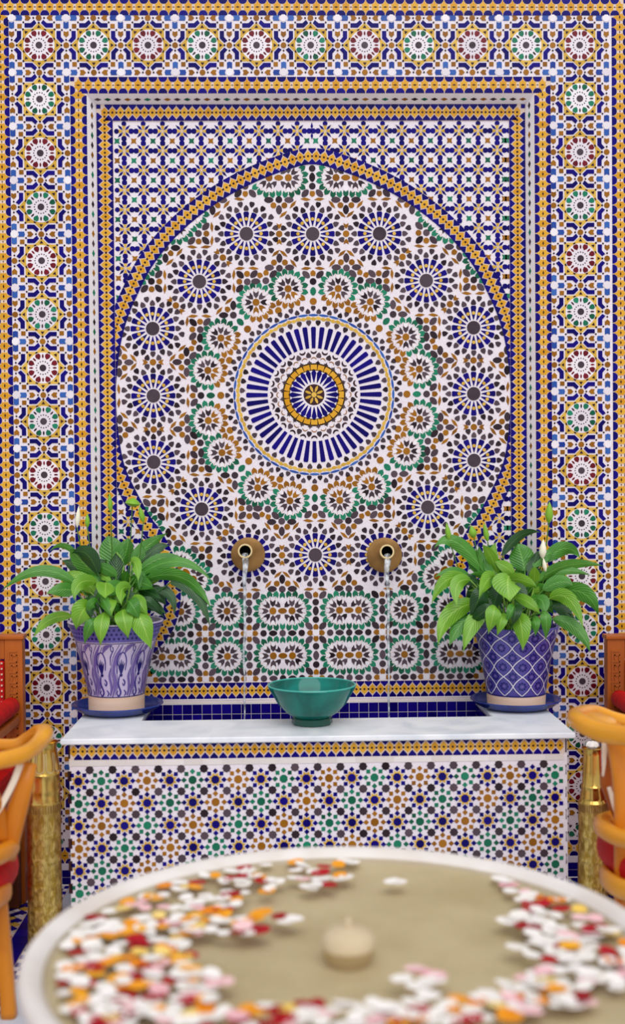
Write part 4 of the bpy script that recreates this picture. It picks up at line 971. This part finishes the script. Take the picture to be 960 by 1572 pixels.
cv_, tv = vase(910, [(33, 1148), (28, 1152), (27, 1158), (29, 1180), (31, 1203), (35, 1206), (33, 1212), (38, 1222), (37, 1226), (43, 1230), (42, 1247), (44, 1256), (42, 1262), (45, 1330), (48, 1480)], 'tall engraved brass vase holding a white bloom at the right end of the trough', False)
ft = thing('white_bloom', (cv_.x, cv_.y, tv[1]-.06), 'white rose bloom standing in the neck of the right brass vase', 'flower')
fz = tv[1]-.002
obj('bloom_stem', sweep([(cv_.x, cv_.y, fz-.06), (cv_.x, cv_.y, fz-.03), (cv_.x, cv_.y, fz)], .004, .004, 6, up=(0, 1, 0)), 'stem', ft)
for k in range(6):
    a = 2*PI*k/6; me = lathe([(.0005, 0), (.008, .003), (.011, .012), (.006, .020), (.0005, .022)], 10)
    obj('bloom_petal', me, 'petalwhite', ft, Matrix.Translation((cv_.x+.007*math.cos(a), cv_.y+.007*math.sin(a), fz)) @ Matrix.Rotation(.3, 4, (-math.sin(a), math.cos(a), 0)), True)

# ------------------------------------------------------------------ carved armchairs against the wall
def rounded_cushion(x0, x1, y0, y1, z0, z1, r):
    return boxes([(x0, x1, y0, y1, z0, z1)], r)
def throne(s, ex, label):
    """s = -1: chair on the left, its right stile ends at ex; s = 1 mirrored"""
    yb = -.20; zt = unY(30 if s < 0 else 940, 981, yb).z; wdt = .66; xo = ex-(wdt if s < 0 else -wdt)
    lo, hi = min(ex, xo), max(ex, xo); t = thing('carved_armchair', ((lo+hi)/2, -.45, 0), label, 'chair')
    st_ = .062
    obj('back_stile', boxes([(hi-st_, hi, yb, yb+.045, 0, zt)], .004), 'carvedwood', t); obj('back_stile', boxes([(lo, lo+st_, yb, yb+.045, 0, zt)], .004), 'carvedwood', t)
    obj('top_rail', boxes([(lo+st_, hi-st_, yb+.002, yb+.043, zt-.07, zt-.001), (lo-.006, hi+.006, yb-.008, yb+.05, zt-.001, zt+.014)], .004), 'carvedwood', t)
    obj('back_upholstery', boxes([(lo+st_, hi-st_, yb-.012, yb+.03, .40, zt-.075)], .008), 'redfabric', t)
    # key-pattern carving on the stiles
    bs = []
    for xa_ in (lo, hi-st_):
        k = 0; z = zt-.045
        while z > .5:
            q = xa_+.014; wv = .030
            for (a, b, c_, d) in ((0, wv, 0, .004), (0, .004, -.026, 0), (.010, wv, -.013, -.009), (wv-.004, wv, -.036, -.009), (.010, .014, -.026, -.009)): bs.append((q+a, q+b, yb-.003, yb+.01, z+c_, z+d))
            z -= .036; k += 1
    cv = obj('key_carving', boxes(bs), 'carvedwood', t); cv['kind'] = 'stuff'
    nv = []
    for xa_ in (lo+st_+.006, hi-st_-.006):
        for k in range(26): nv.append((xa_-.0035, xa_+.0035, yb-.017, yb-.011, zt-.085-k*.019, zt-.078-k*.019))
    o = obj('nail_heads', boxes(nv, .0015), 'nail', t); o['kind'] = 'stuff'
    obj('seat_rail', boxes([(lo+.01, hi-.01, -.72, yb, .36, .41)], .005), 'carvedwood', t)
    obj('seat_cushion', rounded_cushion(lo+.015, hi-.015, -.725, yb-.014, .405, .49, .02), 'redfabric', t)
    obj('seat_skirt', boxes([(lo+.02, hi-.012, -.715, yb-.01, .13, .365)], .01), 'redfabric', t)
    for xa_ in (lo+.012, hi-.055):
        for ya in (-.72, yb-.05): obj('leg', boxes([(xa_+.004, xa_+.044, ya, ya+.042, 0, .36)], .005), 'darkwood', t)
        obj('arm_post', boxes([(xa_, xa_+.042, -.66, -.62, .405, .63)], .005), 'carvedwood', t)
        obj('arm_rail', boxes([(xa_-.004, xa_+.046, -.68, yb, .625, .655)], .006), 'carvedwood', t)
        obj('arm_pad', sweep([(xa_+.021, -.70, .668), (xa_+.021, -.66, .69), (xa_+.021, -.5, .692), (xa_+.021, -.3, .69), (xa_+.021, -.23, .69)], [.05, .064, .066, .064, .06], [.03, .062, .064, .062, .06], 14), 'redfabric', t, None, True)
    return t
throne(-1, unY(35.0, 1050, -.20).x, 'carved wooden armchair with red velvet against the wall at the left edge')
throne(1, unY(933.0, 1050, -.20).x, 'carved wooden armchair with red velvet against the wall at the right edge')

# ------------------------------------------------------------------ curved honey-wood armchairs in front
def px3(l): return [tuple(unY(x, y, Y)) for x, y, Y in l]
def bar(name, pts, w_, h_, mt, t, up=(0, 0, 1), sq=2.6, n=12): return obj(name, sweep(px3(pts), w_, h_, n, up, sq), mt, t, None, True)
def ellipsoid(c, r, sqz=2.4):
    vs = []; fs = []; nu, nv = 28, 14
    for j in range(nv+1):
        b = PI*j/nv-PI/2
        for i in range(nu):
            a = 2*PI*i/nu; f = lambda v: math.copysign(abs(v)**(2/sqz), v)
            vs.append((c[0]+r[0]*f(math.cos(b))*f(math.cos(a)), c[1]+r[1]*f(math.cos(b))*f(math.sin(a)), c[2]+r[2]*f(math.sin(b))))
    for j in range(nv):
        for i in range(nu): fs.append((j*nu+i, j*nu+(i+1) % nu, (j+1)*nu+(i+1) % nu, (j+1)*nu+i))
    return mesh(vs, fs)
fl_ = unZ(13, 1560, 0)
t = thing('curved_armchair', (fl_.x-.22, -1.0, 0), 'honey-coloured armchair with a looped arm and red seat, nearest on the left', 'chair')
bar('arm_rail', [(-230, 1096, -.78), (-190, 1150, -1.12), (-90, 1172, -1.26), (-20, 1170, -1.24), (30, 1160, -1.17), (55, 1145, -1.07), (68, 1127, -.97), (63, 1121, -.87), (44, 1132, -.80), (20, 1143, -.77), (-40, 1140, -.74)], [.034, .034, .034, .034, .036, .042, .05, .05, .04, .034, .034], [.046, .046, .044, .044, .044, .040, .036, .036, .036, .034, .034], 'honeywood', t)
bar('stile', [(46, 1172, -1.10), (38, 1205, -1.12), (26, 1245, -1.12), (16, 1285, -1.12), (10, 1318, -1.12)], [.040, .046, .056, .056, .05], .035, 'wood', t, up=(0, 1, 0))
bar('inlay', [(32, 1172, -1.135), (20, 1202, -1.15), (2, 1236, -1.155), (-16, 1262, -1.155)], .017, .008, 'inlay', t, up=(0, 1, 0), sq=5)
bar('stile', [(-26, 1176, -1.2), (-14, 1215, -1.17), (-2, 1250, -1.14), (4, 1290, -1.13)], [.036, .04, .04, .036], .03, 'wood', t, up=(0, 1, 0))
bar('seat_frame', [(-200, 1310, -1.2), (-90, 1326, -1.3), (-30, 1322, -1.27), (4, 1310, -1.19), (17, 1300, -1.1), (12, 1296, -.98), (-14, 1292, -.86), (-80, 1285, -.8), (-190, 1285, -.85)], .046, .048, 'honeywood', t)
sc_ = unY(-95, 1345, -1.05); obj('cushion', ellipsoid((sc_.x, sc_.y, sc_.z), (.205, .20, .062), 3), 'redfabric', t, None, True)
bar('seat_apron', [(-200, 1385, -1.2), (-90, 1398, -1.28), (-30, 1392, -1.25), (2, 1376, -1.16), (10, 1366, -1.06), (0, 1360, -.94)], .03, .05, 'wood', t)
for pts in ([(0, 1366, -1.13), (4, 1420, -1.11), (9, 1490, -1.09), (14, 1555, -1.075)], [(-170, 1380, -1.13), (-176, 1450, -1.11), (-182, 1555, -1.075)], [(-4, 1352, -.9), (0, 1420, -.88), (4, 1490, -.86)], [(-160, 1352, -.9), (-166, 1420, -.88), (-168, 1490, -.86)]):
    b = px3(pts); z = b[-1][2]; b[-1] = (b[-1][0], b[-1][1], .0)
    obj('leg', sweep(b, [.032, .036, .04, .042][:len(b)], [.032, .036, .04, .042][:len(b)], 12, (0, 1, 0), 3.5), 'wood', t, None, True)
fr_ = unY(985, 1330, -1.0)
t = thing('curved_armchair', (fr_.x+.1, -1.0, 0), 'honey-coloured armchair with a broad scooped arm and red seat, nearest on the right', 'chair')
bar('arm_rail', [(1150, 1080, -.8), (1090, 1128, -1.15), (1010, 1134, -1.22), (962, 1130, -1.18), (922, 1123, -1.10), (893, 1110, -1.02), (884, 1100, -.94), (896, 1093, -.87), (916, 1092, -.82), (944, 1102, -.80), (985, 1112, -.78)], [.036, .036, .038, .040, .044, .05, .05, .05, .042, .036, .036], [.05, .05, .05, .054, .056, .050, .040, .036, .036, .036, .036], 'honeywood', t)
obj('arm_scoop', ellipsoid(tuple(unY(918, 1105, -.95)), (.05, .085, .014), 2.2), 'honeywood', t, None, True)
bar('stile', [(938, 1112, -1.08), (950, 1160, -1.10), (956, 1220, -1.12), (957, 1290, -1.12), (958, 1370, -1.11), (960, 1450, -1.10)], [.05, .05, .046, .046, .05, .05], .04, 'wood', t, up=(0, 1, 0), sq=3)
bar('stile', [(946, 1140, -1.02), (938, 1175, -1.0), (931, 1198, -1.0), (934, 1215, -1.0), (946, 1245, -1.0), (958, 1275, -1.0)], [.03, .04, .034, .028, .028, .026], .03, 'carvedwood', t, up=(0, 1, 0))
bar('inlay', [(929, 1140, -1.0), (928, 1165, -1.005), (926, 1192, -1.01)], [.018, .014, .004], .01, 'inlay', t, up=(0, 1, 0), sq=5)
bar('inlay', [(935, 1208, -1.03), (945, 1240, -1.04), (957, 1273, -1.04)], [.010, .016, .017], .008, 'inlay', t, up=(0, 1, 0), sq=5)
bar('seat_frame', [(1130, 1262, -1.18), (1060, 1290, -1.28), (1000, 1293, -1.27), (958, 1288, -1.2), (932, 1276, -1.12), (924, 1266, -1.02), (936, 1258, -.92), (970, 1252, -.84), (1060, 1250, -.80), (1140, 1252, -.9)], .046, .046, 'honeywood', t)
sc_ = unY(1040, 1312, -1.02); obj('cushion', ellipsoid((sc_.x, sc_.y, sc_.z), (.208, .205, .06), 3), 'redfabric', t, None, True)
bar('seat_apron', [(1130, 1345, -1.18), (1060, 1372, -1.28), (1000, 1374, -1.27), (958, 1366, -1.2), (934, 1352, -1.11), (930, 1342, -1.0), (948, 1332, -.9)], .03, .055, 'honeywood', t)
for pts in ([(958, 1380, -1.12), (954, 1450, -1.11), (948, 1560, -1.08)], [(1120, 1380, -1.12), (1124, 1450, -1.11), (1128, 1560, -1.08)], [(960, 1350, -.9), (956, 1420, -.88), (952, 1490, -.86)], [(1100, 1350, -.9), (1104, 1420, -.88), (1108, 1490, -.86)]):
    b = px3(pts); b[-1] = (b[-1][0], b[-1][1], .0)
    obj('leg', sweep(b, [.034, .038, .042], [.034, .038, .042], 12, (0, 1, 0), 3.5), 'wood', t, None, True)

# ------------------------------------------------------------------ marble basin with water and petals
BX, BY, BR, BZ = .105, -2.005, .612, .55
bs = thing('marble_basin', (BX, BY, 0), 'round pale marble fountain basin filled with water and petals in the foreground', 'fountain')
MB = Matrix.Translation((BX, BY, 0))
obj('pedestal', lathe([(0, .001), (.30, .001), (.30, .05), (.26, .07), (.17, .10), (.14, .20), (.17, .29), (.22, .318), (0, .318)], 64), 'basin_marble', bs, MB, True)
obj('bowl', lathe([(.0, .316), (.22, .318), (.36, .345), (.50, .405), (.575, .46), (.605, .505), (BR, .530), (BR-.001, .541), (BR-.008, .5485), (BR-.02, .5495), (BR-.032, .544), (BR-.042, .533), (BR-.050, .524)], 128), 'basin_marble', bs, MB, True)
obj('bowl_lining', lathe([(BR-.050, .524), (.53, .515), (.44, .508), (.30, .502), (.1, .499), (0, .499)], 128), 'basin_inner', bs, MB, True)
WZ = .532
NX = unZ(535, 1452, WZ)
obj('nozzle', lathe([(.040, .498), (.047, .510), (.051, .525), (.052, .540), (.048, .553), (.036, .562), (.016, .567), (.008, .569), (.007, .582), (.004, .586), (0, .587)], 40), 'nozzle_stone', bs, Matrix.Translation((NX.x, NX.y, 0)), True)
wr = obj('basin_water', lathe([(BR-.0432, WZ), (.4, WZ), (.2, WZ), (0, WZ)], 96), 'basinwater', None, MB, True); tag(wr, 'still beige-tinted water in the marble basin under the petals', 'water', kind='stuff')
def petal_mesh(seed):
    rn = random.Random(seed); vs = [(0, 0, 0)]; fs = []; n = 14; cup = rn.uniform(.06, .2); bend = rn.uniform(-.15, .2)
    for ring in (.55, 1.0):
        for k in range(n):
            a = 2*PI*k/n; r = ring*(1+.12*math.cos(a)+.10*math.cos(2*a)-.10*max(0, math.cos(a-PI))**3+rn.uniform(-.03, .03))
            x, y = r*math.cos(a)*1.06, r*math.sin(a)*.92; vs.append((x, y, cup*ring**2*(.6+.4*math.cos(a-.6))+bend*x*x*.5))
    for k in range(n):
        k2 = (k+1) % n; fs.append((0, 1+k, 1+k2)); fs.append((1+k, 1+n+k, 1+n+k2, 1+k2))
    zmin = min(v[2] for v in vs); me = mesh([(x, y, z-zmin) for x, y, z in vs], fs); me.shade_smooth(); return me
PM = {}
for col in ('white', 'red', 'orange', 'pink', 'yellow'):
    PM[col] = []
    for k in range(4): me = petal_mesh(k*7+len(col)); me.materials.append(MATS['petal'+col]); me.name = col+'_petal'; PM[col].append(me)
rp = random.Random(11)
placed = []; PET = []
def petal(x, y, col, size=None):
    p = unZ(x, y, WZ+.002); d = Vector((p.x-BX, p.y-BY)); 
    if d.length > BR-.066: return
    s = size or rp.uniform(.0145, .0215)
    lay = sum(1 for (a, b) in placed if (a-p.x)**2+(b-p.y)**2 < .019**2); placed.append((p.x, p.y))
    PET.append((p.x, p.y, col, s, lay, rp.randrange(4), rp.uniform(0, 2*PI), rp.uniform(-.16, .16) if lay else 0))
fixed = [(88, 1432, 'red'), (82, 1476, 'red'), (222, 1447, 'red'), (212, 1452, 'red'), (285, 1536, 'red'), (200, 1520, 'red'), (240, 1528, 'red'), (135, 1510, 'red'), (122, 1460, 'red'), (266, 1503, 'red'), (316, 1331, 'red'), (352, 1347, 'red'), (305, 1354, 'red'), (352, 1373, 'red'), (404, 1353, 'red'), (430, 1405, 'red'), (436, 1322, 'red'), (365, 1566, 'red'), (212, 1500, 'red'), (432, 1566, 'red'), (486, 1541, 'red'), (150, 1408, 'red'),
         (238, 1378, 'orange'), (402, 1327, 'orange'), (400, 1346, 'orange'), (408, 1368, 'orange'), (340, 1405, 'orange'), (322, 1398, 'orange'), (300, 1404, 'orange'), (280, 1410, 'orange'), (370, 1415, 'orange'), (390, 1410, 'orange'), (190, 1432, 'orange'), (170, 1436, 'orange'), (205, 1428, 'orange'), (180, 1474, 'yellow'), (210, 1478, 'orange'), (160, 1478, 'orange'), (110, 1486, 'orange'), (178, 1502, 'orange'), (310, 1550, 'orange'), (318, 1542, 'orange'), (245, 1470, 'yellow'), (380, 1546, 'orange'), (400, 1550, 'orange'), (452, 1324, 'orange'), (520, 1328, 'orange'), (258, 1455, 'orange'), (118, 1411, 'orange'), (278, 1468, 'yellow'),
         (865, 1456, 'red'), (935, 1460, 'red'), (935, 1467, 'red'), (826, 1423, 'red'), (812, 1388, 'red'), (832, 1387, 'red'), (860, 1395, 'red'), (884, 1383, 'red'), (948, 1407, 'red'), (922, 1422, 'red'), (804, 1421, 'red'), (637, 1549, 'red'), (720, 1566, 'red'), (710, 1570, 'red'), (502, 1357, 'red'), (598, 1565, 'red'), (490, 1340, 'red'),
         (838, 1517, 'orange'), (852, 1519, 'orange'), (790, 1527, 'orange'), (730, 1539, 'orange'), (636, 1562, 'orange'), (780, 1561, 'orange'), (950, 1475, 'orange'), (784, 1357, 'pink'), (822, 1354, 'pink'), (650, 1490, 'pink'), (640, 1488, 'pink'), (665, 1495, 'pink'), (640, 1320, 'pink'), (690, 1322, 'pink'), (346, 1505, 'pink'), (330, 1502, 'pink'), (215, 1354, 'pink'), (890, 1397, 'yellow'), (890, 1407, 'pink'), (915, 1410, 'pink'), (905, 1430, 'pink'),
         (607, 1354, 'white'), (600, 1355, 'white'), (476, 1362, 'white'), (485, 1358, 'white'), (492, 1352, 'white'), (450, 1410, 'white'), (440, 1415, 'white'), (380, 1432, 'white'), (614, 1502, 'white'), (655, 1506, 'white'), (645, 1515, 'white'), (655, 1528, 'white'), (668, 1502, 'white'), (560, 1552, 'white'), (610, 1556, 'white'), (790, 1410, 'white'), (782, 1415, 'white'), (795, 1407, 'white'), (797, 1454, 'white'), (820, 1466, 'white'), (700, 1328, 'white'), (615, 1317, 'white'), (660, 1322, 'white'), (770, 1350, 'white')]
for x, y, c_ in fixed: petal(x, y, c_, rp.uniform(.0175, .0225))
regs = [([(70, 1440), (120, 1395), (200, 1365), (300, 1335), (410, 1322), (430, 1360), (360, 1385), (410, 1405), (395, 1440), (330, 1432), (300, 1445), (300, 1475), (345, 1500), (320, 1530), (480, 1545), (520, 1575), (60, 1575), (60, 1500)], 250, {'white': .62, 'red': .10, 'orange': .14, 'pink': .09, 'yellow': .05}),
        ([(430, 1318), (545, 1312), (545, 1345), (470, 1362), (440, 1340)], 16, {'white': .7, 'red': .1, 'orange': .15, 'pink': .05, 'yellow': 0}),
        ([(590, 1312), (720, 1320), (720, 1332), (600, 1328)], 8, {'white': .7, 'pink': .3, 'red': 0, 'orange': 0, 'yellow': 0}),
        ([(765, 1345), (850, 1352), (975, 1400), (985, 1480), (960, 1520), (880, 1545), (700, 1575), (590, 1575), (610, 1545), (700, 1530), (800, 1495), (850, 1480), (830, 1462), (800, 1400)], 150, {'white': .66, 'red': .08, 'orange': .07, 'pink': .15, 'yellow': .04}),
        ([(500, 1545), (600, 1535), (600, 1575), (500, 1575)], 14, {'white': .8, 'pink': .1, 'red': .05, 'orange': .05, 'yellow': 0})]
for poly, n, mixd in regs:
    xs = [p[0] for p in poly]; ys = [p[1] for p in poly]; c = 0; tries = 0
    while c < n and tries < 6000:
        tries += 1; x, y = rp.uniform(min(xs), max(xs)), rp.uniform(min(ys), max(ys))
        if not inside(poly, x, y): continue
        p = unZ(x, y, WZ); 
        if any((a-p.x)**2+(b-p.y)**2 < .015**2 for a, b in placed): continue
        if (p.x-NX.x)**2+(p.y-NX.y)**2 < .08**2: continue
        petal(x, y, rp.choices(list(mixd), list(mixd.values()))[0]); c += 1
ZN = ['far', 'far right', 'right', 'near right', 'near', 'near left', 'left', 'far left']
PET.sort(key=lambda a: -a[3]/(a[1]+DIST))
def petal_matrix(a): return Matrix.Translation((a[0], a[1], WZ+.0005+.0028*a[4])) @ Matrix.Rotation(a[6], 4, 'Z') @ Matrix.Rotation(a[7], 4, 'X') @ Matrix.Scale(a[3], 4)
byl = {}
for a in PET[:300]:
    o = bpy.data.objects.new('rose_petal', PM[a[2]][a[5]]); link(o); o.matrix_basis = petal_matrix(a)
    z = ZN[int(round(math.atan2(a[0]-BX, a[1]-BY)/(PI/4))) % 8]; rim = math.hypot(a[0]-BX, a[1]-BY) > .42
    lb = f'{a[2]} rose petal floating close to the {z} rim of the marble basin' if rim else f'{a[2]} rose petal floating nearer the nozzle, on the {z} side of it'
    tag(o, lb, 'petal'); byl.setdefault(lb, []).append((o, f'{a[2]} petals '+(f'by the {z} rim' if rim else f'{z} of the nozzle')))
for l in byl.values():
    if len(l) > 1:
        for o, g in l: o['group'] = g
bm = bmesh.new(); cols = list(PM)
for a in PET[300:]:
    n0 = len(bm.faces); me = PM[a[2]][a[5]]; M = petal_matrix(a); vv = [bm.verts.new(M @ v.co) for v in me.vertices]
    for p in me.polygons: f = bm.faces.new([vv[i] for i in p.vertices]); f.material_index = cols.index(a[2]); f.smooth = True
me = bpy.data.meshes.new('rose_petals'); bm.to_mesh(me); bm.free()
for c_ in cols: me.materials.append(MATS['petal'+c_])
tag(obj('rose_petals', me), 'scatter of small mixed rose petals filling gaps across the marble basin water', 'petals', kind='stuff')
flush()
